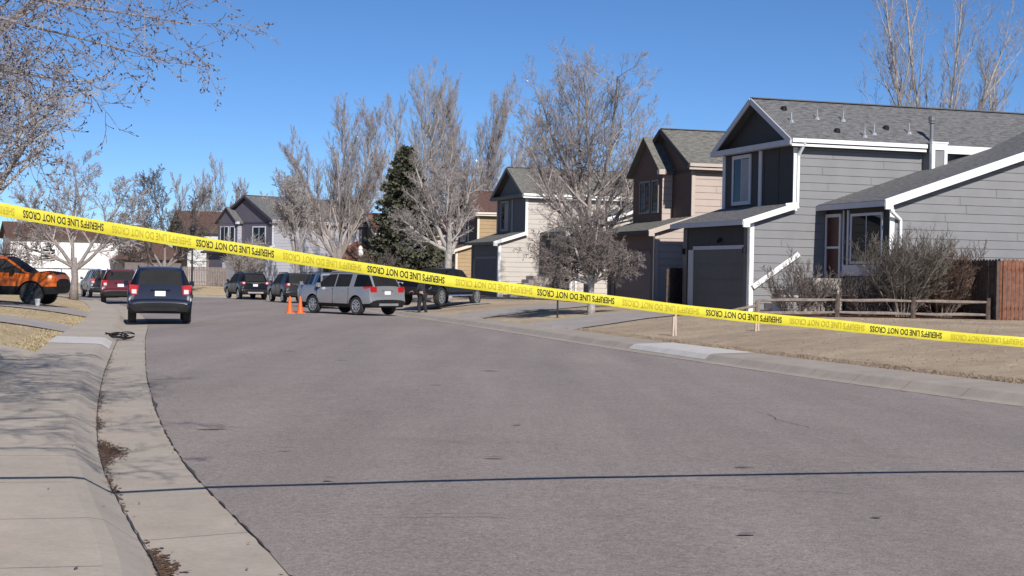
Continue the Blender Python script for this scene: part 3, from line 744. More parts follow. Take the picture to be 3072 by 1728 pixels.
# ---- simpler far houses
def gable_house(loc, phi, label, wall_side, wall_front, roof, trim, L, W, H, pitch, garage=None, name='house', wins=()):
    """gable front at local x=0 facing -x, ridge along x; optional hipped garage on the +y side"""
    root = thing(name, label, 'house', loc, phi); U, V = Vector((1, 0, 0)), Vector((0, 1, 0)); e = .4
    zR = H + pitch * (W / 2 + e)
    w = MB(); w.box(.06, L - .06, .06, W - .06, -.8, H - .1)
    lapwall(w, [(0, -.8), (L, -.8), (L, H), (0, H)], (0, 0, 0), U, -V); lapwall(w, [(0, -.8), (L, -.8), (L, H), (0, H)], (0, W, 0), U, V)
    flat(w, [(0, -.8), (W, -.8), (W, H), (W / 2, zR - .15), (0, H)], (L, 0, 0), V, U); w.build('side_wall', wall_side, root)
    w = MB(); flat(w, [(0, -.8), (W, -.8), (W, H), (W / 2, zR - .15), (0, H)], (0, 0, 0), V, -U); w.build('front_wall', wall_front, root)
    r = MB()
    r.slab((-e, -e, H), (L + e, -e, H), (L + e, W / 2, zR), (-e, W / 2, zR), .12); r.slab((L + e, W + e, H), (-e, W + e, H), (-e, W / 2, zR), (L + e, W / 2, zR), .12)
    r.build('roof', roof, root)
    t = MB(); t.box(-e, L + e, -e - .06, -e - .005, H - .22, H - .01); t.build('fascia', trim, root)
    t = MB()
    for y in (-e, W + e): t.beam((-e - .03, y, H - .1), (-e - .03, W / 2, zR - .1), .05, .22)
    t.build('rake_board', trim, root)
    for (side, a0, a1, z0, z1) in wins:
        if side == 'f': window(root, (0, 0, 0), V, -U, a0, a1, z0, z1, trim, M_WINGLASS, .09, 1)
        else: window(root, (0, 0, 0), U, -V, a0, a1, z0, z1, trim, M_WINGLASS, .09, 1)
    if garage:
        x0, x1, y0, y1, h, hr = garage['box']
        g = MB(); g.box(x0, x1, y0, y1, -.8, h); g.build('garage_wall', garage['wall'], root)
        g = MB(); o = .45; xm, ins = (x0 + x1) / 2, min(x1 - x0, y1 - y0) / 2 + o
        A, B, C_, D_ = (x0 - o, y0 - o, h), (x1 + o, y0 - o, h), (x1 + o, y1 + o, h), (x0 - o, y1 + o, h)
        r0, r1 = (xm, y0 - o + ins, h + hr), (xm, y1 + o - ins, h + hr)
        if y1 - y0 < x1 - x0: r0, r1 = (x0 - o + ins, (y0 + y1) / 2, h + hr), (x1 + o - ins, (y0 + y1) / 2, h + hr); quadsf = ((A, B, r1, r0), (C_, D_, r0, r1), (B, C_, r1), (D_, A, r0))
        else: quadsf = ((B, C_, r1, r0), (D_, A, r0, r1), (A, B, r0), (C_, D_, r1))
        for q in quadsf:
            qv = [Vector(p) for p in q]; ex = (qv[1] - qv[0]).normalized()
            g.face(qv, [((p - qv[0]).dot(ex), ((p - qv[0]) - ex * (p - qv[0]).dot(ex)).length) for p in qv])
        g.face([D_, C_, B, A]); g.build('garage_roof', roof, root)
        g = MB(); g.box(x0 - o - .04, x0 - o - .002, y0 - o, y1 + o, h - .2, h + .02); g.build('fascia', M_WOODDARK, root)
        g = MB(); g.box(x0 - .05, x0 - .002, y0 + .8, y1 - .8, 0, 2.2); g.build('garage_door', garage['door'], root)
    return root
M_PALE = paint('pale_grey_siding', (0.56, 0.56, 0.55), .7, var=.05, scale=1)
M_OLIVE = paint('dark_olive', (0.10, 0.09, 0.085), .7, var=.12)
M_SNOWW = paint('white_siding', (0.78, 0.77, 0.76), .7, var=.04, scale=1)
gable_house((-31.8, 143.5, -0.3), R(24), 'pale grey house under a wide brown roof with hipped brown garage', M_PALE, M_OLIVE, SH_BROWN, M_WOODDARK, 15, 7.6, 5.5, .5,
            garage=dict(box=(-5.5, 1.0, 3.0, 11.0, 2.6, 2.3), wall=paint('taupe_wall', (0.15, 0.125, 0.12), .8, var=.12), door=M_OLIVE), wins=(('f', 1.5, 2.8, 3.7, 4.9),))
gable_house((-50.0, 146.0, -0.5), R(24), 'white two-storey house with brown roof, leftmost of the street', M_SNOWW, M_SNOWW, SH_BROWN, M_WOODDARK, 13.5, 8, 4.9, .36,
            wins=(('s', 10.6, 11.7, 3.3, 4.1), ('s', 3.0, 4.2, 2.6, 3.6)))
gable_house((-12.2, 132.0, -0.2), R(20), 'red roofed pale house glimpsed between the bare trees and the spruce', paint('rosy_siding', (0.55, 0.47, 0.44), .7, var=.06), M_OLIVE, SH_RED, M_CREAMTRIM, 14, 7, 5.2, .5,
            garage=dict(box=(-4.0, 2.0, 0.4, 6.6, 2.7, 1.8), wall=M_OLIVE, door=paint('brown_gdoor', (.12, .09, .075), .7)))
# ------------------------------------------------------------ vehicles
def wheel_meshes(rt, wt, rim_r, spokes, rim_mat, chunky=False):
    t = MB()
    t.lathe([(rim_r, -wt / 2 + .02), (rt * .93, -wt / 2), (rt * .985, -wt / 2 + .025), (rt, -wt / 2 + .06), (rt, wt / 2 - .06), (rt * .985, wt / 2 - .025), (rt * .93, wt / 2), (rim_r, wt / 2 - .02)], 30, 'y')
    if chunky:
        for k in range(30):
            a = 2 * math.pi * k / 30; M = Matrix.Rotation(a, 4, 'Y')
            t.box(-.03, .03, -wt / 2 + .02, wt / 2 - .02, rt - .01, rt + .018, M)
    tm = t.mesh('wheel'); tm.materials.append(M_RUBBER)
    r = MB()
    r.lathe([(rim_r, wt / 2 - .03), (rim_r + .012, wt / 2 - .01), (rim_r - .02, wt / 2 - .012), (rim_r - .035, wt / 2 - .05)], 30, 'y')
    for k in range(spokes):
        a = 2 * math.pi * k / spokes; M = Matrix.Rotation(a, 4, 'Y')
        for s in (-.045, .045):
            r.beam(M @ Vector((s * .6, wt / 2 - .025, .03)), M @ Vector((s * 1.7, wt / 2 - .03, rim_r - .01)), .05, .025, M @ Vector((0, 1, 0)))
    r.lathe([(.075, wt / 2 - .05), (.07, wt / 2 - .012), (.03, wt / 2 - .005)], 14, 'y')
    rm = r.mesh('rim'); rm.materials.append(rim_mat)
    b = MB(); b.lathe([(rim_r - .02, wt / 2 - .10), (rim_r - .02, wt / 2 - .075)], 24, 'y'); bm_ = b.mesh('brake_disc'); bm_.materials.append(M_BLACK)
    return tm, rm, bm_
def ring(zl, wl, wm, zb, wb, zt, wt, hs=None):
    top = zt + .02; c = lambda z: min(z, top - .02)
    h1 = c(zl + .16); h2 = c(max(h1 + .02, min(.66, zb - .12))); h3 = c(max(h2 + .02, zb - .10))
    return [(0, zl), (wl, zl), (wm * .985, h1), (wm, h2), (wm * .995, h3), (wb, c(zb)), (wt, max(c(zb), zt - .07)), (wt - .09, zt - .008), (wt * .52, zt + .012), (0, top)]
def make_car(name, label, loc, heading, body_mat, st, kind, rim_mat=M_ALLOY, spokes=5, rt=.378, group=None, lamp=True, plate=True, roof_rail=M_BLACK,
             cladding=M_BLACK, hatch_bar=None, wb=(0.98, 3.85), track=.84, chunky=False, cat='car', bumper_mat=None, top_mat=None, tilt=0.0):
    root = thing(name, label, cat, loc, heading, group)
    if tilt: root.rotation_euler = (0, tilt, heading)
    x_, rings, tags = [], [], []
    for s in st: x_.append(s[0]); rings.append(ring(*s[1:8])); tags.append(s[8] if len(s) > 8 else {})
    verts, faces, keys, mi = [], [], [], []
    npt = len(rings[0]); full = 2 * npt - 2
    for x, r in zip(x_, rings):
        for k in range(full):
            y, z = r[k] if k < npt else (-r[full - k][0], r[full - k][1])
            verts.append((x, y, z))
    names = ['body']
    def key(n):
        if n not in names: names.append(n)
        return names.index(n)
    for i in range(len(st) - 1):
        for k in range(full):
            k2 = (k + 1) % full
            faces.append((i * full + k, i * full + k2, (i + 1) * full + k2, (i + 1) * full + k))
            seg = k if k < npt - 1 else full - 1 - k
            side = 'a' if k < npt - 1 else 'b'
            tg = tags[i]; nm = 'body'
            if seg in (7, 8) and 'top' in tg: nm = tg['top']
            if seg == 5 and 'side' in tg: nm = tg['side'] + side + str(tg.get('n', 0))
            if seg <= 1: nm = 'cladding'
            if seg == 2 and 'low' in tg: nm = tg['low']
            mi.append(key(nm))
    faces.append(tuple(range(full))); mi.append(key('cladding'))
    faces.append(tuple((len(st) - 1) * full + k for k in reversed(range(full)))); mi.append(key('cladding'))
    me = bpy.data.meshes.new('shell'); me.from_pydata(verts, [], faces)
    mats = {'body': body_mat, 'cladding': cladding, 'hood_panel': top_mat or body_mat, 'bumper': bumper_mat or cladding}
    for n_ in names: me.materials.append(mats.get(n_, M_CARGLASS))
    me.materials.append(M_BLACK)
    me.polygons.foreach_set('material_index', mi)
    bm = bmesh.new(); bm.from_mesh(me); bmesh.ops.recalc_face_normals(bm, faces=bm.faces[:]); bm.to_mesh(me); bm.free()
    so = bpy.data.objects.new('shell', me); COL.objects.link(so)
    cuts = []
    for wx in wb:
        c = MB(); c.lathe([(rt + .075, -1.3), (rt + .075, 1.3)], 28, 'y', Matrix.Translation((wx, 0, rt)))
        cm = c.mesh('cut'); cm.materials.append(M_BLACK); b2 = bmesh.new(); b2.from_mesh(cm); bmesh.ops.recalc_face_normals(b2, faces=b2.faces[:]); b2.to_mesh(cm); b2.free()
        co = bpy.data.objects.new('cut', cm); COL.objects.link(co); cuts.append(co)
        md = so.modifiers.new('b', 'BOOLEAN'); md.operation = 'DIFFERENCE'; md.solver = 'EXACT'; md.object = co; md.material_mode = 'TRANSFER'
    dg = bpy.context.evaluated_depsgraph_get(); ev = bpy.data.meshes.new_from_object(so.evaluated_get(dg))
    for o in cuts: bpy.data.objects.remove(o)
    bpy.data.objects.remove(so)
    smats = list(ev.materials)
    groups = {}
    for p in ev.polygons:
        m = smats[p.material_index] if p.material_index < len(smats) else M_BLACK
        nm = names[p.material_index] if p.material_index < len(names) else 'wheel_arch'
        groups.setdefault((nm, m.name), []).append(p.index)
    co = [v.co.copy() for v in ev.vertices]
    for (nm, mn), pl in groups.items():
        remap, vs, fs = {}, [], []
        for i in pl:
            f = []
            for vi in ev.polygons[i].vertices:
                if vi not in remap: remap[vi] = len(vs); vs.append(co[vi])
                f.append(remap[vi])
            fs.append(f)
        m2 = bpy.data.meshes.new(nm); m2.from_pydata([tuple(v) for v in vs], [], fs); m2.materials.append(bpy.data.materials[mn])
        m2.polygons.foreach_set('use_smooth', [True] * len(fs)); m2.set_sharp_from_angle(angle=R(32))
        base = {'rear_window': 'rear_window', 'windshield': 'windshield'}.get(nm, 'side_window' if nm.startswith('side') else nm)
        o = bpy.data.objects.new(base, m2); COL.objects.link(o); o.parent = root
    bpy.data.meshes.remove(ev)
    L = x_[-1]
    tm, rm, bk = wheel_meshes(rt, .25, rt * .67, spokes, rim_mat, chunky)
    for wx in wb:
        for s in (1, -1):
            w = bpy.data.objects.new('wheel', tm); COL.objects.link(w); w.parent = root; w.location = (wx, s * track, rt)
            if s < 0: w.rotation_euler = (0, 0, math.pi)
            r_ = bpy.data.objects.new('rim', rm); COL.objects.link(r_); r_.parent = w
            b_ = bpy.data.objects.new('brake_disc', bk); COL.objects.link(b_); b_.parent = w
    # lamps, plate, mirrors, rails, handles
    K = kind
    for s in (1, -1):
        t = MB()
        vs = [(K['tl_x0'], s * K['tl_in'], K['tl_z0']), (K['tl_x0'], s * K['tl_in'], K['tl_z1']), (K['tl_x0'] + .03, s * (K['tl_w'] - .03), K['tl_z1'] + .02), (K['tl_x0'] + .03, s * (K['tl_w'] - .03), K['tl_z0'] - .02),
              (K['tl_x0'] + K['tl_l'], s * (K['tl_w'] + .012), K['tl_z1']), (K['tl_x0'] + K['tl_l'] * .55, s * (K['tl_w'] + .012), K['tl_z0'] + .04)]
        bk_ = [(v[0] + .07, v[1] * .86, v[2]) for v in vs]
        t.add(vs + bk_, [(0, 1, 2, 3), (3, 2, 4, 5), (6, 9, 8, 7), (9, 11, 10, 8), (0, 6, 7, 1), (1, 7, 8, 2), (2, 8, 10, 4), (4, 10, 11, 5), (5, 11, 9, 3), (3, 9, 6, 0)])
        tl = t.build('taillight', M_RED, root)
        if K.get('tl_clear', 1):
            t = MB(); zc = K['tl_z0'] + .03; t.box(K['tl_x0'] - .008, K['tl_x0'] + .03, min(s * (K['tl_in'] + .015), s * (K['tl_w'] - .11)), max(s * (K['tl_in'] + .015), s * (K['tl_w'] - .11)), zc, zc + .13)
            t.build('reversing_lamp', M_CLEAR, tl)
        t = MB(); hx = K['hl_x']
        vs = [(hx, s * .52, K['hl_z'] - .07), (hx, s * .52, K['hl_z'] + .05), (hx - .10, s * .84, K['hl_z'] + .07), (hx - .10, s * .84, K['hl_z'] - .06), (hx - .42, s * .945, K['hl_z'] + .09), (hx - .36, s * .945, K['hl_z'] + .02)]
        bk_ = [(v[0] - .08, v[1] * .86, v[2]) for v in vs]
        t.add(vs + bk_, [(0, 3, 2, 1), (3, 5, 4, 2), (6, 7, 8, 9), (9, 8, 10, 11), (0, 1, 7, 6), (1, 2, 8, 7), (2, 4, 10, 8), (4, 5, 11, 10), (5, 3, 9, 11), (3, 0, 6, 9)])
        t.build('headlight', M_CLEAR, root)
        t = MB(); mx = K['mir_x']; t.box(mx, mx + .12, min(s * .98, s * 1.13), max(s * .98, s * 1.13), K['mir_z'], K['mir_z'] + .17)
        t.beam((mx + .1, s * .9, K['mir_z'] + .03), (mx + .08, s * 1.0, K['mir_z'] + .05), .06, .04); t.build('mirror', body_mat if not K.get('mir_black') else M_BLACK, root)
        if roof_rail:
            t = MB(); pr = [Vector((K['rl0'], s * K['rl_w'], K['rl_z'] - .03)), Vector((K['rl0'] + .12, s * K['rl_w'], K['rl_z'] + .035)), Vector((K['rl1'] - .15, s * K['rl_w'], K['rl_z'] + .03)), Vector((K['rl1'], s * K['rl_w'], K['rl_z'] - .04))]
            t.tube(pr, [.02] * 4, 6); t.build('roof_rail', roof_rail, root)
        for hx_ in K['handles']:
            t = MB(); t.box(hx_, hx_ + .2, min(s * .985, s * 1.01), max(s * .985, s * 1.01), K['h_z'], K['h_z'] + .035); t.build('door_handle', K.get('h_mat', body_mat), root)
        for sx in K['seams']:
            t = MB(); t.box(sx, sx + .012, min(s * .95, s * K['seam_w']), max(s * .95, s * K['seam_w']), .40, K['h_z'] + .10); t.build('door_seam', M_BLACK, root)
    if plate:
        t = MB(); t.box(K['pl_x'] - .02, K['pl_x'] + .02, -.16, .16, K['pl_z'], K['pl_z'] + .155); pl = t.build('licence_plate', M_PLATE, root)
        t = MB(); t.box(K['pl_x'] - .03, K['pl_x'] + .02, -.30, .30, K['pl_z'] + .175, K['pl_z'] + .215); t.build('hatch_handle', hatch_bar or body_mat, root)
    if hatch_bar:
        t = MB(); t.box(K['pl_x'] - .035, K['pl_x'] + .02, -.62, .62, K['pl_z'] + .225, K['pl_z'] + .275); t.build('hatch_trim', hatch_bar, root)
    t = MB(); t.box(-.015, .03, -.52, .52, .40, .50)
    t.build('bumper_insert', bumper_mat or M_BLACK, root)
    t = MB(); t.box(L - .03, L + .012, -.5, .5, .62, .86); t.build('grille', M_BLACK, root)
    return root
# stations: x, sill z, sill half-width, mid half-width, belt z, belt half-width, top z, top half-width, tags
SUV = [(0.00, .46, .70, .84, .60, .83, .64, .80), (0.03, .38, .80, .93, .66, .92, .71, .90), (0.07, .36, .84, .955, .72, .94, .76, .88, {}),
       (0.10, .34, .85, .965, .95, .945, 1.02, .80, {}), (0.113, .33, .86, .97, 1.16, .935, 1.20, .76, {'top': 'rear_window', 'side': 'side', 'n': 0}),
       (0.40, .32, .87, .98, 1.18, .925, 1.64, .70, {'side': 'side', 'n': 0}), (0.44, .31, .87, .985, 1.18, .925, 1.715, .70, {'side': 'side', 'n': 0}), (0.60, .31, .88, .99, 1.18, .92, 1.735, .71, {'side': 'side', 'n': 0}),
       (1.18, .30, .88, .995, 1.17, .92, 1.755, .72), (1.47, .30, .88, .995, 1.17, .92, 1.757, .72, {'side': 'side', 'n': 1}), (2.38, .30, .88, .995, 1.15, .92, 1.76, .72),
       (2.46, .30, .88, .995, 1.145, .92, 1.758, .72, {'side': 'side', 'n': 2}), (3.02, .30, .88, .995, 1.13, .92, 1.72, .71, {'top': 'windshield', 'side': 'side', 'n': 3}),
       (3.50, .30, .88, .99, 1.12, .92, 1.42, .78, {'top': 'windshield', 'side': 'side', 'n': 4}), (3.86, .30, .88, .985, 1.10, .93, 1.18, .85, {'top': 'hood_panel'}), (4.05, .30, .88, .98, 1.08, .93, 1.16, .85, {'top': 'hood_panel'}),
       (4.50, .31, .87, .98, 1.04, .93, 1.14, .83, {'top': 'hood_panel'}), (4.84, .33, .83, .95, .98, .90, 1.08, .78, {'top': 'hood_panel'}), (4.97, .36, .76, .89, .90, .83, .98, .70), (5.03, .42, .66, .80, .74, .76, .80, .64)]
K_SUV = dict(tl_x0=.075, tl_in=.70, tl_w=.965, tl_z0=.90, tl_z1=1.19, tl_l=.30, hl_x=4.93, hl_z=.84, mir_x=3.3, mir_z=1.13, rl0=.7, rl1=3.0, rl_w=.66, rl_z=1.76,
             handles=(1.62, 2.68), h_z=1.0, seams=(1.45, 2.47, 3.55), seam_w=.998, pl_x=.085, pl_z=.86)
def carpaint(name, col, metal=.0, rough=.28): return paint(name, col, rough, metal, .05, 2.0, coat=.12, spec=.3)
P_BLUE = carpaint('navy_paint', (0.006, 0.011, 0.032)); P_SILVER = carpaint('silver_paint', (0.33, 0.335, 0.35), .45, .3); P_BLACKP = carpaint('black_paint', (0.006, 0.007, 0.010))
P_CHAR = carpaint('charcoal_paint', (0.022, 0.024, 0.029)); P_MAROON = carpaint('maroon_paint', (0.085, 0.008, 0.016)); P_GREYB = carpaint('blue_grey_paint', (0.26, 0.28, 0.33), .5, .3)
P_ORANGE = carpaint('orange_paint', (0.50, 0.105, 0.010))
def place(cx, cy, hd, z=None, back=True):
    """rear bumper centre at cx, cy; heading in degrees left of forward -> loc, rz"""
    if z is None: z = float(gz(cy)) + .035
    return (cx, cy, z), R(90 + hd)
hb_ = 'vehicles parked along the closed street'
l, rz = place(-10.86, 45.3, 14.2)
make_car('parked_car', 'navy blue SUV seen square from behind at the left kerb', l, rz, P_BLUE, SUV, K_SUV, group=hb_, roof_rail=P_BLUE, rim_mat=M_DARKRIM)
K_SIL = dict(K_SUV, tl_clear=0, tl_in=.60, tl_z0=.97, tl_z1=1.18, tl_l=.42)
l, rz = place(-5.10, 60.85, 46)
make_car('parked_car', 'silver SUV parked across the road beside the orange cones', l, rz, P_SILVER, SUV, K_SIL, group=hb_, roof_rail=M_STEEL, bumper_mat=M_STEEL)
K_B = dict(K_SUV, tl_z0=1.0, tl_z1=1.14, tl_l=.3)
l, rz = place(-17.05, 97.6, 25.0)
make_car('parked_car', 'black SUV with white plate and silver bumper strip, farthest along the right kerb', l, rz, P_BLACKP, SUV, K_B, group=hb_, hatch_bar=M_CHROME, bumper_mat=M_STEEL)
l, rz = place(-12.55, 87.6, 23.0)
make_car('parked_car', 'charcoal SUV with pale hatch strip between the black SUV and the silver one', l, rz, P_CHAR, SUV, K_B, group=hb_, hatch_bar=M_CHROME)
l, rz = place(-8.75, 73.0, 20.0)
make_car('parked_car', 'blue grey SUV mostly hidden behind the silver one', l, rz, P_GREYB, SUV, K_SUV, group=hb_)
l, rz = place(-20.35, 76.3, 16.0)
make_car('parked_car', 'maroon SUV at the left kerb ahead of the navy one', l, rz, P_MAROON, SUV, K_SUV, group=hb_, roof_rail=M_STEEL)
l, rz = place(-26.1, 94.2, 24.0)
make_car('parked_car', 'black SUV peeking out left of the maroon one', l, rz, P_BLACKP, SUV, K_SUV, group=hb_)
# orange crossover, broadside on the left drive, black hood and cladding
OR_ = [tuple([s[0] * .93, s[1] + .04, s[2], s[3], s[4], s[5], s[6] * .985, s[7]] + ([dict(s[8], low='cladding')] if len(s) > 8 else [{'low': 'cladding'}])) for s in SUV]
OR_[-4:] = [(4.19, .37, .87, .98, 1.12, .93, 1.20, .85, {'top': 'hood_panel', 'low': 'cladding'}), (4.52, .39, .84, .96, 1.07, .91, 1.16, .82, {'top': 'hood_panel', 'low': 'cladding'}), (4.63, .42, .78, .91, 1.0, .86, 1.08, .74, {'low': 'cladding'}), (4.68, .46, .70, .84, .86, .80, .92, .68)]
K_OR = dict(K_SUV, hl_x=4.60, hl_z=1.0, mir_x=3.08, mir_z=1.08, rl1=2.8, handles=(1.5, 2.5), seams=(1.35, 2.3, 3.3), mir_black=True)
zo = ez(-17, 52) + .03
make_car('parked_car', 'orange crossover with black bonnet and black wheels on the left driveway', (-20.9, 53.0, zo), R(0.5), P_ORANGE, OR_, K_OR, rim_mat=M_DARKRIM, rt=.395, wb=(.92, 3.80), cladding=M_BLACK, top_mat=P_BLACKP, roof_rail=M_BLACK, chunky=True)
# black pickup backed into the drive behind the silver car
PK = [(0.00, .58, .70, .90, .78, .90, .84, .88), (0.06, .52, .84, .97, .86, .95, .95, .92), (0.10, .50, .86, .99, 1.20, .96, 1.28, .92), (2.0, .48, .88, 1.0, 1.22, .965, 1.30, .92), (2.06, .48, .88, 1.0, 1.24, .965, 1.38, .84, {'top': 'rear_window'}),
      (2.2, .48, .88, 1.0, 1.25, .965, 1.66, .74, {'side': 'side', 'n': 0}), (3.0, .48, .88, 1.0, 1.24, .965, 1.72, .76), (3.1, .48, .88, 1.0, 1.24, .965, 1.72, .76, {'side': 'side', 'n': 1}), (3.75, .48, .88, 1.0, 1.23, .96, 1.68, .75, {'top': 'windshield', 'side': 'side', 'n': 2}),
      (4.4, .48, .88, 1.0, 1.22, .955, 1.34, .88), (4.7, .48, .88, 1.0, 1.20, .95, 1.30, .87), (5.5, .50, .86, .99, 1.12, .93, 1.22, .82), (5.75, .52, .80, .95, .98, .88, 1.05, .74), (5.84, .56, .70, .86, .80, .80, .85, .66)]
K_PK = dict(K_SUV, tl_x0=.03, tl_z0=.90, tl_z1=1.16, tl_l=.2, hl_x=5.78, hl_z=1.0, mir_x=4.0, mir_z=1.26, handles=(2.3, 3.2), h_z=1.1, seams=(3.03, 4.2), seam_w=1.003, h_mat=M_CHROME)
pk = make_car('pickup_truck', 'black pickup with bright wheels behind the white-barked tree trunk', (-2.05, 70.9, ez(-2.6, 69) + .02), R(90 + 155.5), P_BLACKP, PK, K_PK, rim_mat=M_CHROME, rt=.43, wb=(1.15, 4.8), track=.86, spokes=6, group=hb_, roof_rail=None, cat='pickup truck')
t = MB()
for s in (1, -1): t.tube([Vector((1.75, s * .98, .50)), Vector((4.2, s * .98, .50))], [.045, .045], 8)
t.build('running_board', M_CHROME, pk)
# ------------------------------------------------------------ trees and shrubs
def rot_about(v, axis, ang): return Matrix.Rotation(ang, 3, axis) @ v
def grow(mbs, r, p, d, L, r0, lvl, S, depth_r=None):
    """one tapering branch and everything that springs from it"""
    nseg = S['seg'][lvl]; pts = [p.copy()]; rad = [r0]; q = p.copy(); d = d.normalized(); dirs = [d.copy()]
    tip = S.get('tip', .25)
    for k in range(nseg):
        j = Vector((r.gauss(0, 1), r.gauss(0, 1), r.gauss(0, 1))) * S['wob'][lvl]
        d = (d + j + Vector((0, 0, S['trop'][lvl]))).normalized()
        q = q + d * (L / nseg); pts.append(q.copy()); dirs.append(d.copy())
        rad.append(max(S['rmin'], r0 * (1 - (1 - tip) * (k + 1) / nseg)))
    last = lvl == S['levels'] - 1
    mbs[0 if lvl < S.get('trunk_lv', 1) else 1].tube(pts, rad, S['sides'][lvl], cap=False)
    if 'bud' in S and lvl >= S['levels'] - 2:
        for k in range(1, len(pts)):
            if r.random() < S['bud'][1]:
                b = S['bud'][0] * r.uniform(.7, 1.3); dd = (dirs[k] + Vector((r.gauss(0, .6), r.gauss(0, .6), r.gauss(0, .6)))).normalized()
                mbs[2].tube([pts[k], pts[k] + dd * b, pts[k] + dd * b * 2.4], [b * .3, b * .62, b * .1], 5)
    if last: return
    n = S['kids'][lvl]; n = max(1, int(n * r.uniform(.8, 1.2)))
    t0 = S['t0'][lvl]; ph = r.uniform(0, 6.28)
    for c in range(n):
        t = t0 + (1 - t0) * ((c + r.uniform(.1, .9)) / n); x = t * nseg; i = min(nseg - 1, int(x)); fr = x - i
        pp = pts[i].lerp(pts[i + 1], fr); dd = dirs[i + 1]
        ax = dd.orthogonal(); ph += 2.4 + r.uniform(-.5, .5); ax = rot_about(ax, dd, ph)
        nd = rot_about(dd, ax, R(S['ang'][lvl] * r.uniform(.7, 1.3)))
        if 'flat' in S: nd.z *= S['flat']; nd.normalize()
        ll = L * S['ratio'][lvl] * r.uniform(.7, 1.15) * (1 - S.get('cone', .45) * (t - t0) / (1 - t0 + 1e-6))
        rr = max(S['rmin'], min((rad[i] * (1 - fr) + rad[i + 1] * fr) * S.get('rr', .62), ll * .03))
        grow(mbs, r, pp, nd, ll, rr, lvl + 1, S)
BARK_GREY = bark('grey_bark', (0.17, 0.145, 0.13), (0.31, 0.275, 0.255))
BARK_PALE = bark('pale_bark', (0.22, 0.20, 0.18), (0.48, 0.45, 0.42), 6)
TWIG = bark('grey_twigs', (0.32, 0.29, 0.275), (0.50, 0.46, 0.44), 2)
TWIG_PINK = bark('pinkish_twigs', (0.29, 0.255, 0.24), (0.46, 0.41, 0.39), 1.5)
TWIG_DARK = bark('dark_twigs', (0.12, 0.10, 0.088), (0.22, 0.185, 0.165), 2)
TWIG_RUST = bark('rust_twigs', (0.115, 0.075, 0.056), (0.20, 0.14, 0.108), 2)
BUD = paint('dark_buds', (0.06, 0.045, 0.045), .7, var=.3, scale=30)
def tree(name, label, loc, seed, S, stems, trunk_h, trunk_r, H, bark_m, twig_m, spread=25, cat='tree', group=None, lean=(0, 0), bud_m=None):
    """short trunk that splits into main limbs; H = total height wanted"""
    root = thing(name, label, cat, loc, 0, group); r = random.Random(seed); mbs = [MB(), MB(), MB()]
    top = Vector((lean[0], lean[1], trunk_h))
    if trunk_h > 0:
        pts = [Vector((0, 0, -.5)), Vector((0, 0, .15)), Vector((lean[0] * .4 + r.uniform(-.05, .05), lean[1] * .4, trunk_h * .5)), top, top + Vector((lean[0] * .2, 0, trunk_h * .15 + .3))]
        mbs[0].tube(pts, [trunk_r * 1.45, trunk_r * 1.2, trunk_r * 1.0, trunk_r * .95, trunk_r * .7], 10)
    n = stems if isinstance(stems, int) else len(stems)
    for k in range(n):
        if isinstance(stems, int):
            az = 2 * math.pi * (k + r.uniform(-.3, .3)) / n; el = R(spread) * r.uniform(.45, 1.2) * (0 if (k == 0 and n > 2) else 1); hh = H
        else: az, el, hh = R(stems[k][0]), R(stems[k][1]), H * stems[k][2]
        d = Vector((math.cos(az) * math.sin(el), math.sin(az) * math.sin(el), math.cos(el)))
        L = (hh - trunk_h) * r.uniform(.9, 1.02)
        st = top + Vector((0, 0, -r.uniform(0, .25) * trunk_h)) if trunk_h > 0 else Vector((r.uniform(-.2, .2), r.uniform(-.2, .2), -.3))
        grow(mbs, r, st, d, L, trunk_r * (.62 if n > 1 else .9), 0, S)
    mbs[0].build('trunk', bark_m, root, True)
    mbs[1].build('crown', twig_m, root, True)
    if mbs[2].v: mbs[2].build('buds', bud_m or BUD, root, True)
    return root
BROAD = dict(levels=5, seg=[9, 7, 5, 4, 3], wob=[.07, .11, .13, .16, .2], trop=[.03, .09, .09, .07, .05], kids=[13, 9, 7, 6], t0=[.18, .15, .12, .1], ang=[42, 40, 38, 36],
             ratio=[.50, .52, .52, .55], sides=[8, 5, 3, 3, 3], rmin=.006, trunk_lv=1, cone=.55)
UPR = dict(levels=5, seg=[10, 7, 5, 4, 3], wob=[.04, .07, .1, .13, .18], trop=[.05, .14, .14, .12, .1], kids=[18, 10, 8, 5], t0=[.12, .12, .1, .1], ang=[30, 28, 28, 30],
           ratio=[.40, .46, .5, .55], sides=[8, 5, 3, 3, 3], rmin=.007, trunk_lv=1, cone=.5)
g_t = 'bare trees along the street'
tree('bare_tree', 'tall bare tree with dark spreading limbs rising behind the round bush', (3.65, 70.0, 0.45), 21, dict(BROAD, rmin=.0048, trop=[.012, .05, .06, .06, .05]), [(90, 4, 1), (15, 23, .95), (175, 26, .9), (250, 16, .95), (340, 38, .72), (190, 42, .72), (5, 13, .98), (165, 13, .98)], 2.4, .21, 11.5, BARK_GREY, TWIG_PINK, group=g_t)
tree('bare_tree', 'bare white-barked tree standing in front of the spruce and the black pickup', (-3.18, 73.0, 0.32), 8, dict(BROAD, trop=[.02, .08, .08, .06, .05]), [(170, 38, .85), (80, 6, 1.0), (15, 26, .9), (185, 58, .7), (270, 22, .8)], 2.5, .19, 8.2, BARK_PALE, TWIG_PINK, group=g_t)
tree('bare_tree', 'broad bare cottonwood left of the spruce, behind the silver SUV', (-13.6, 115.0, 0.0), 5, dict(UPR, rmin=.008, trop=[.06, .13, .12, .1, .06], ratio=[.46, .5, .5, .55]), [(100, 5, 1), (10, 20, .98), (180, 24, .95), (200, 40, .75), (350, 34, .8)], 2.6, .28, 13.4, BARK_GREY, TWIG_PINK, group=g_t)
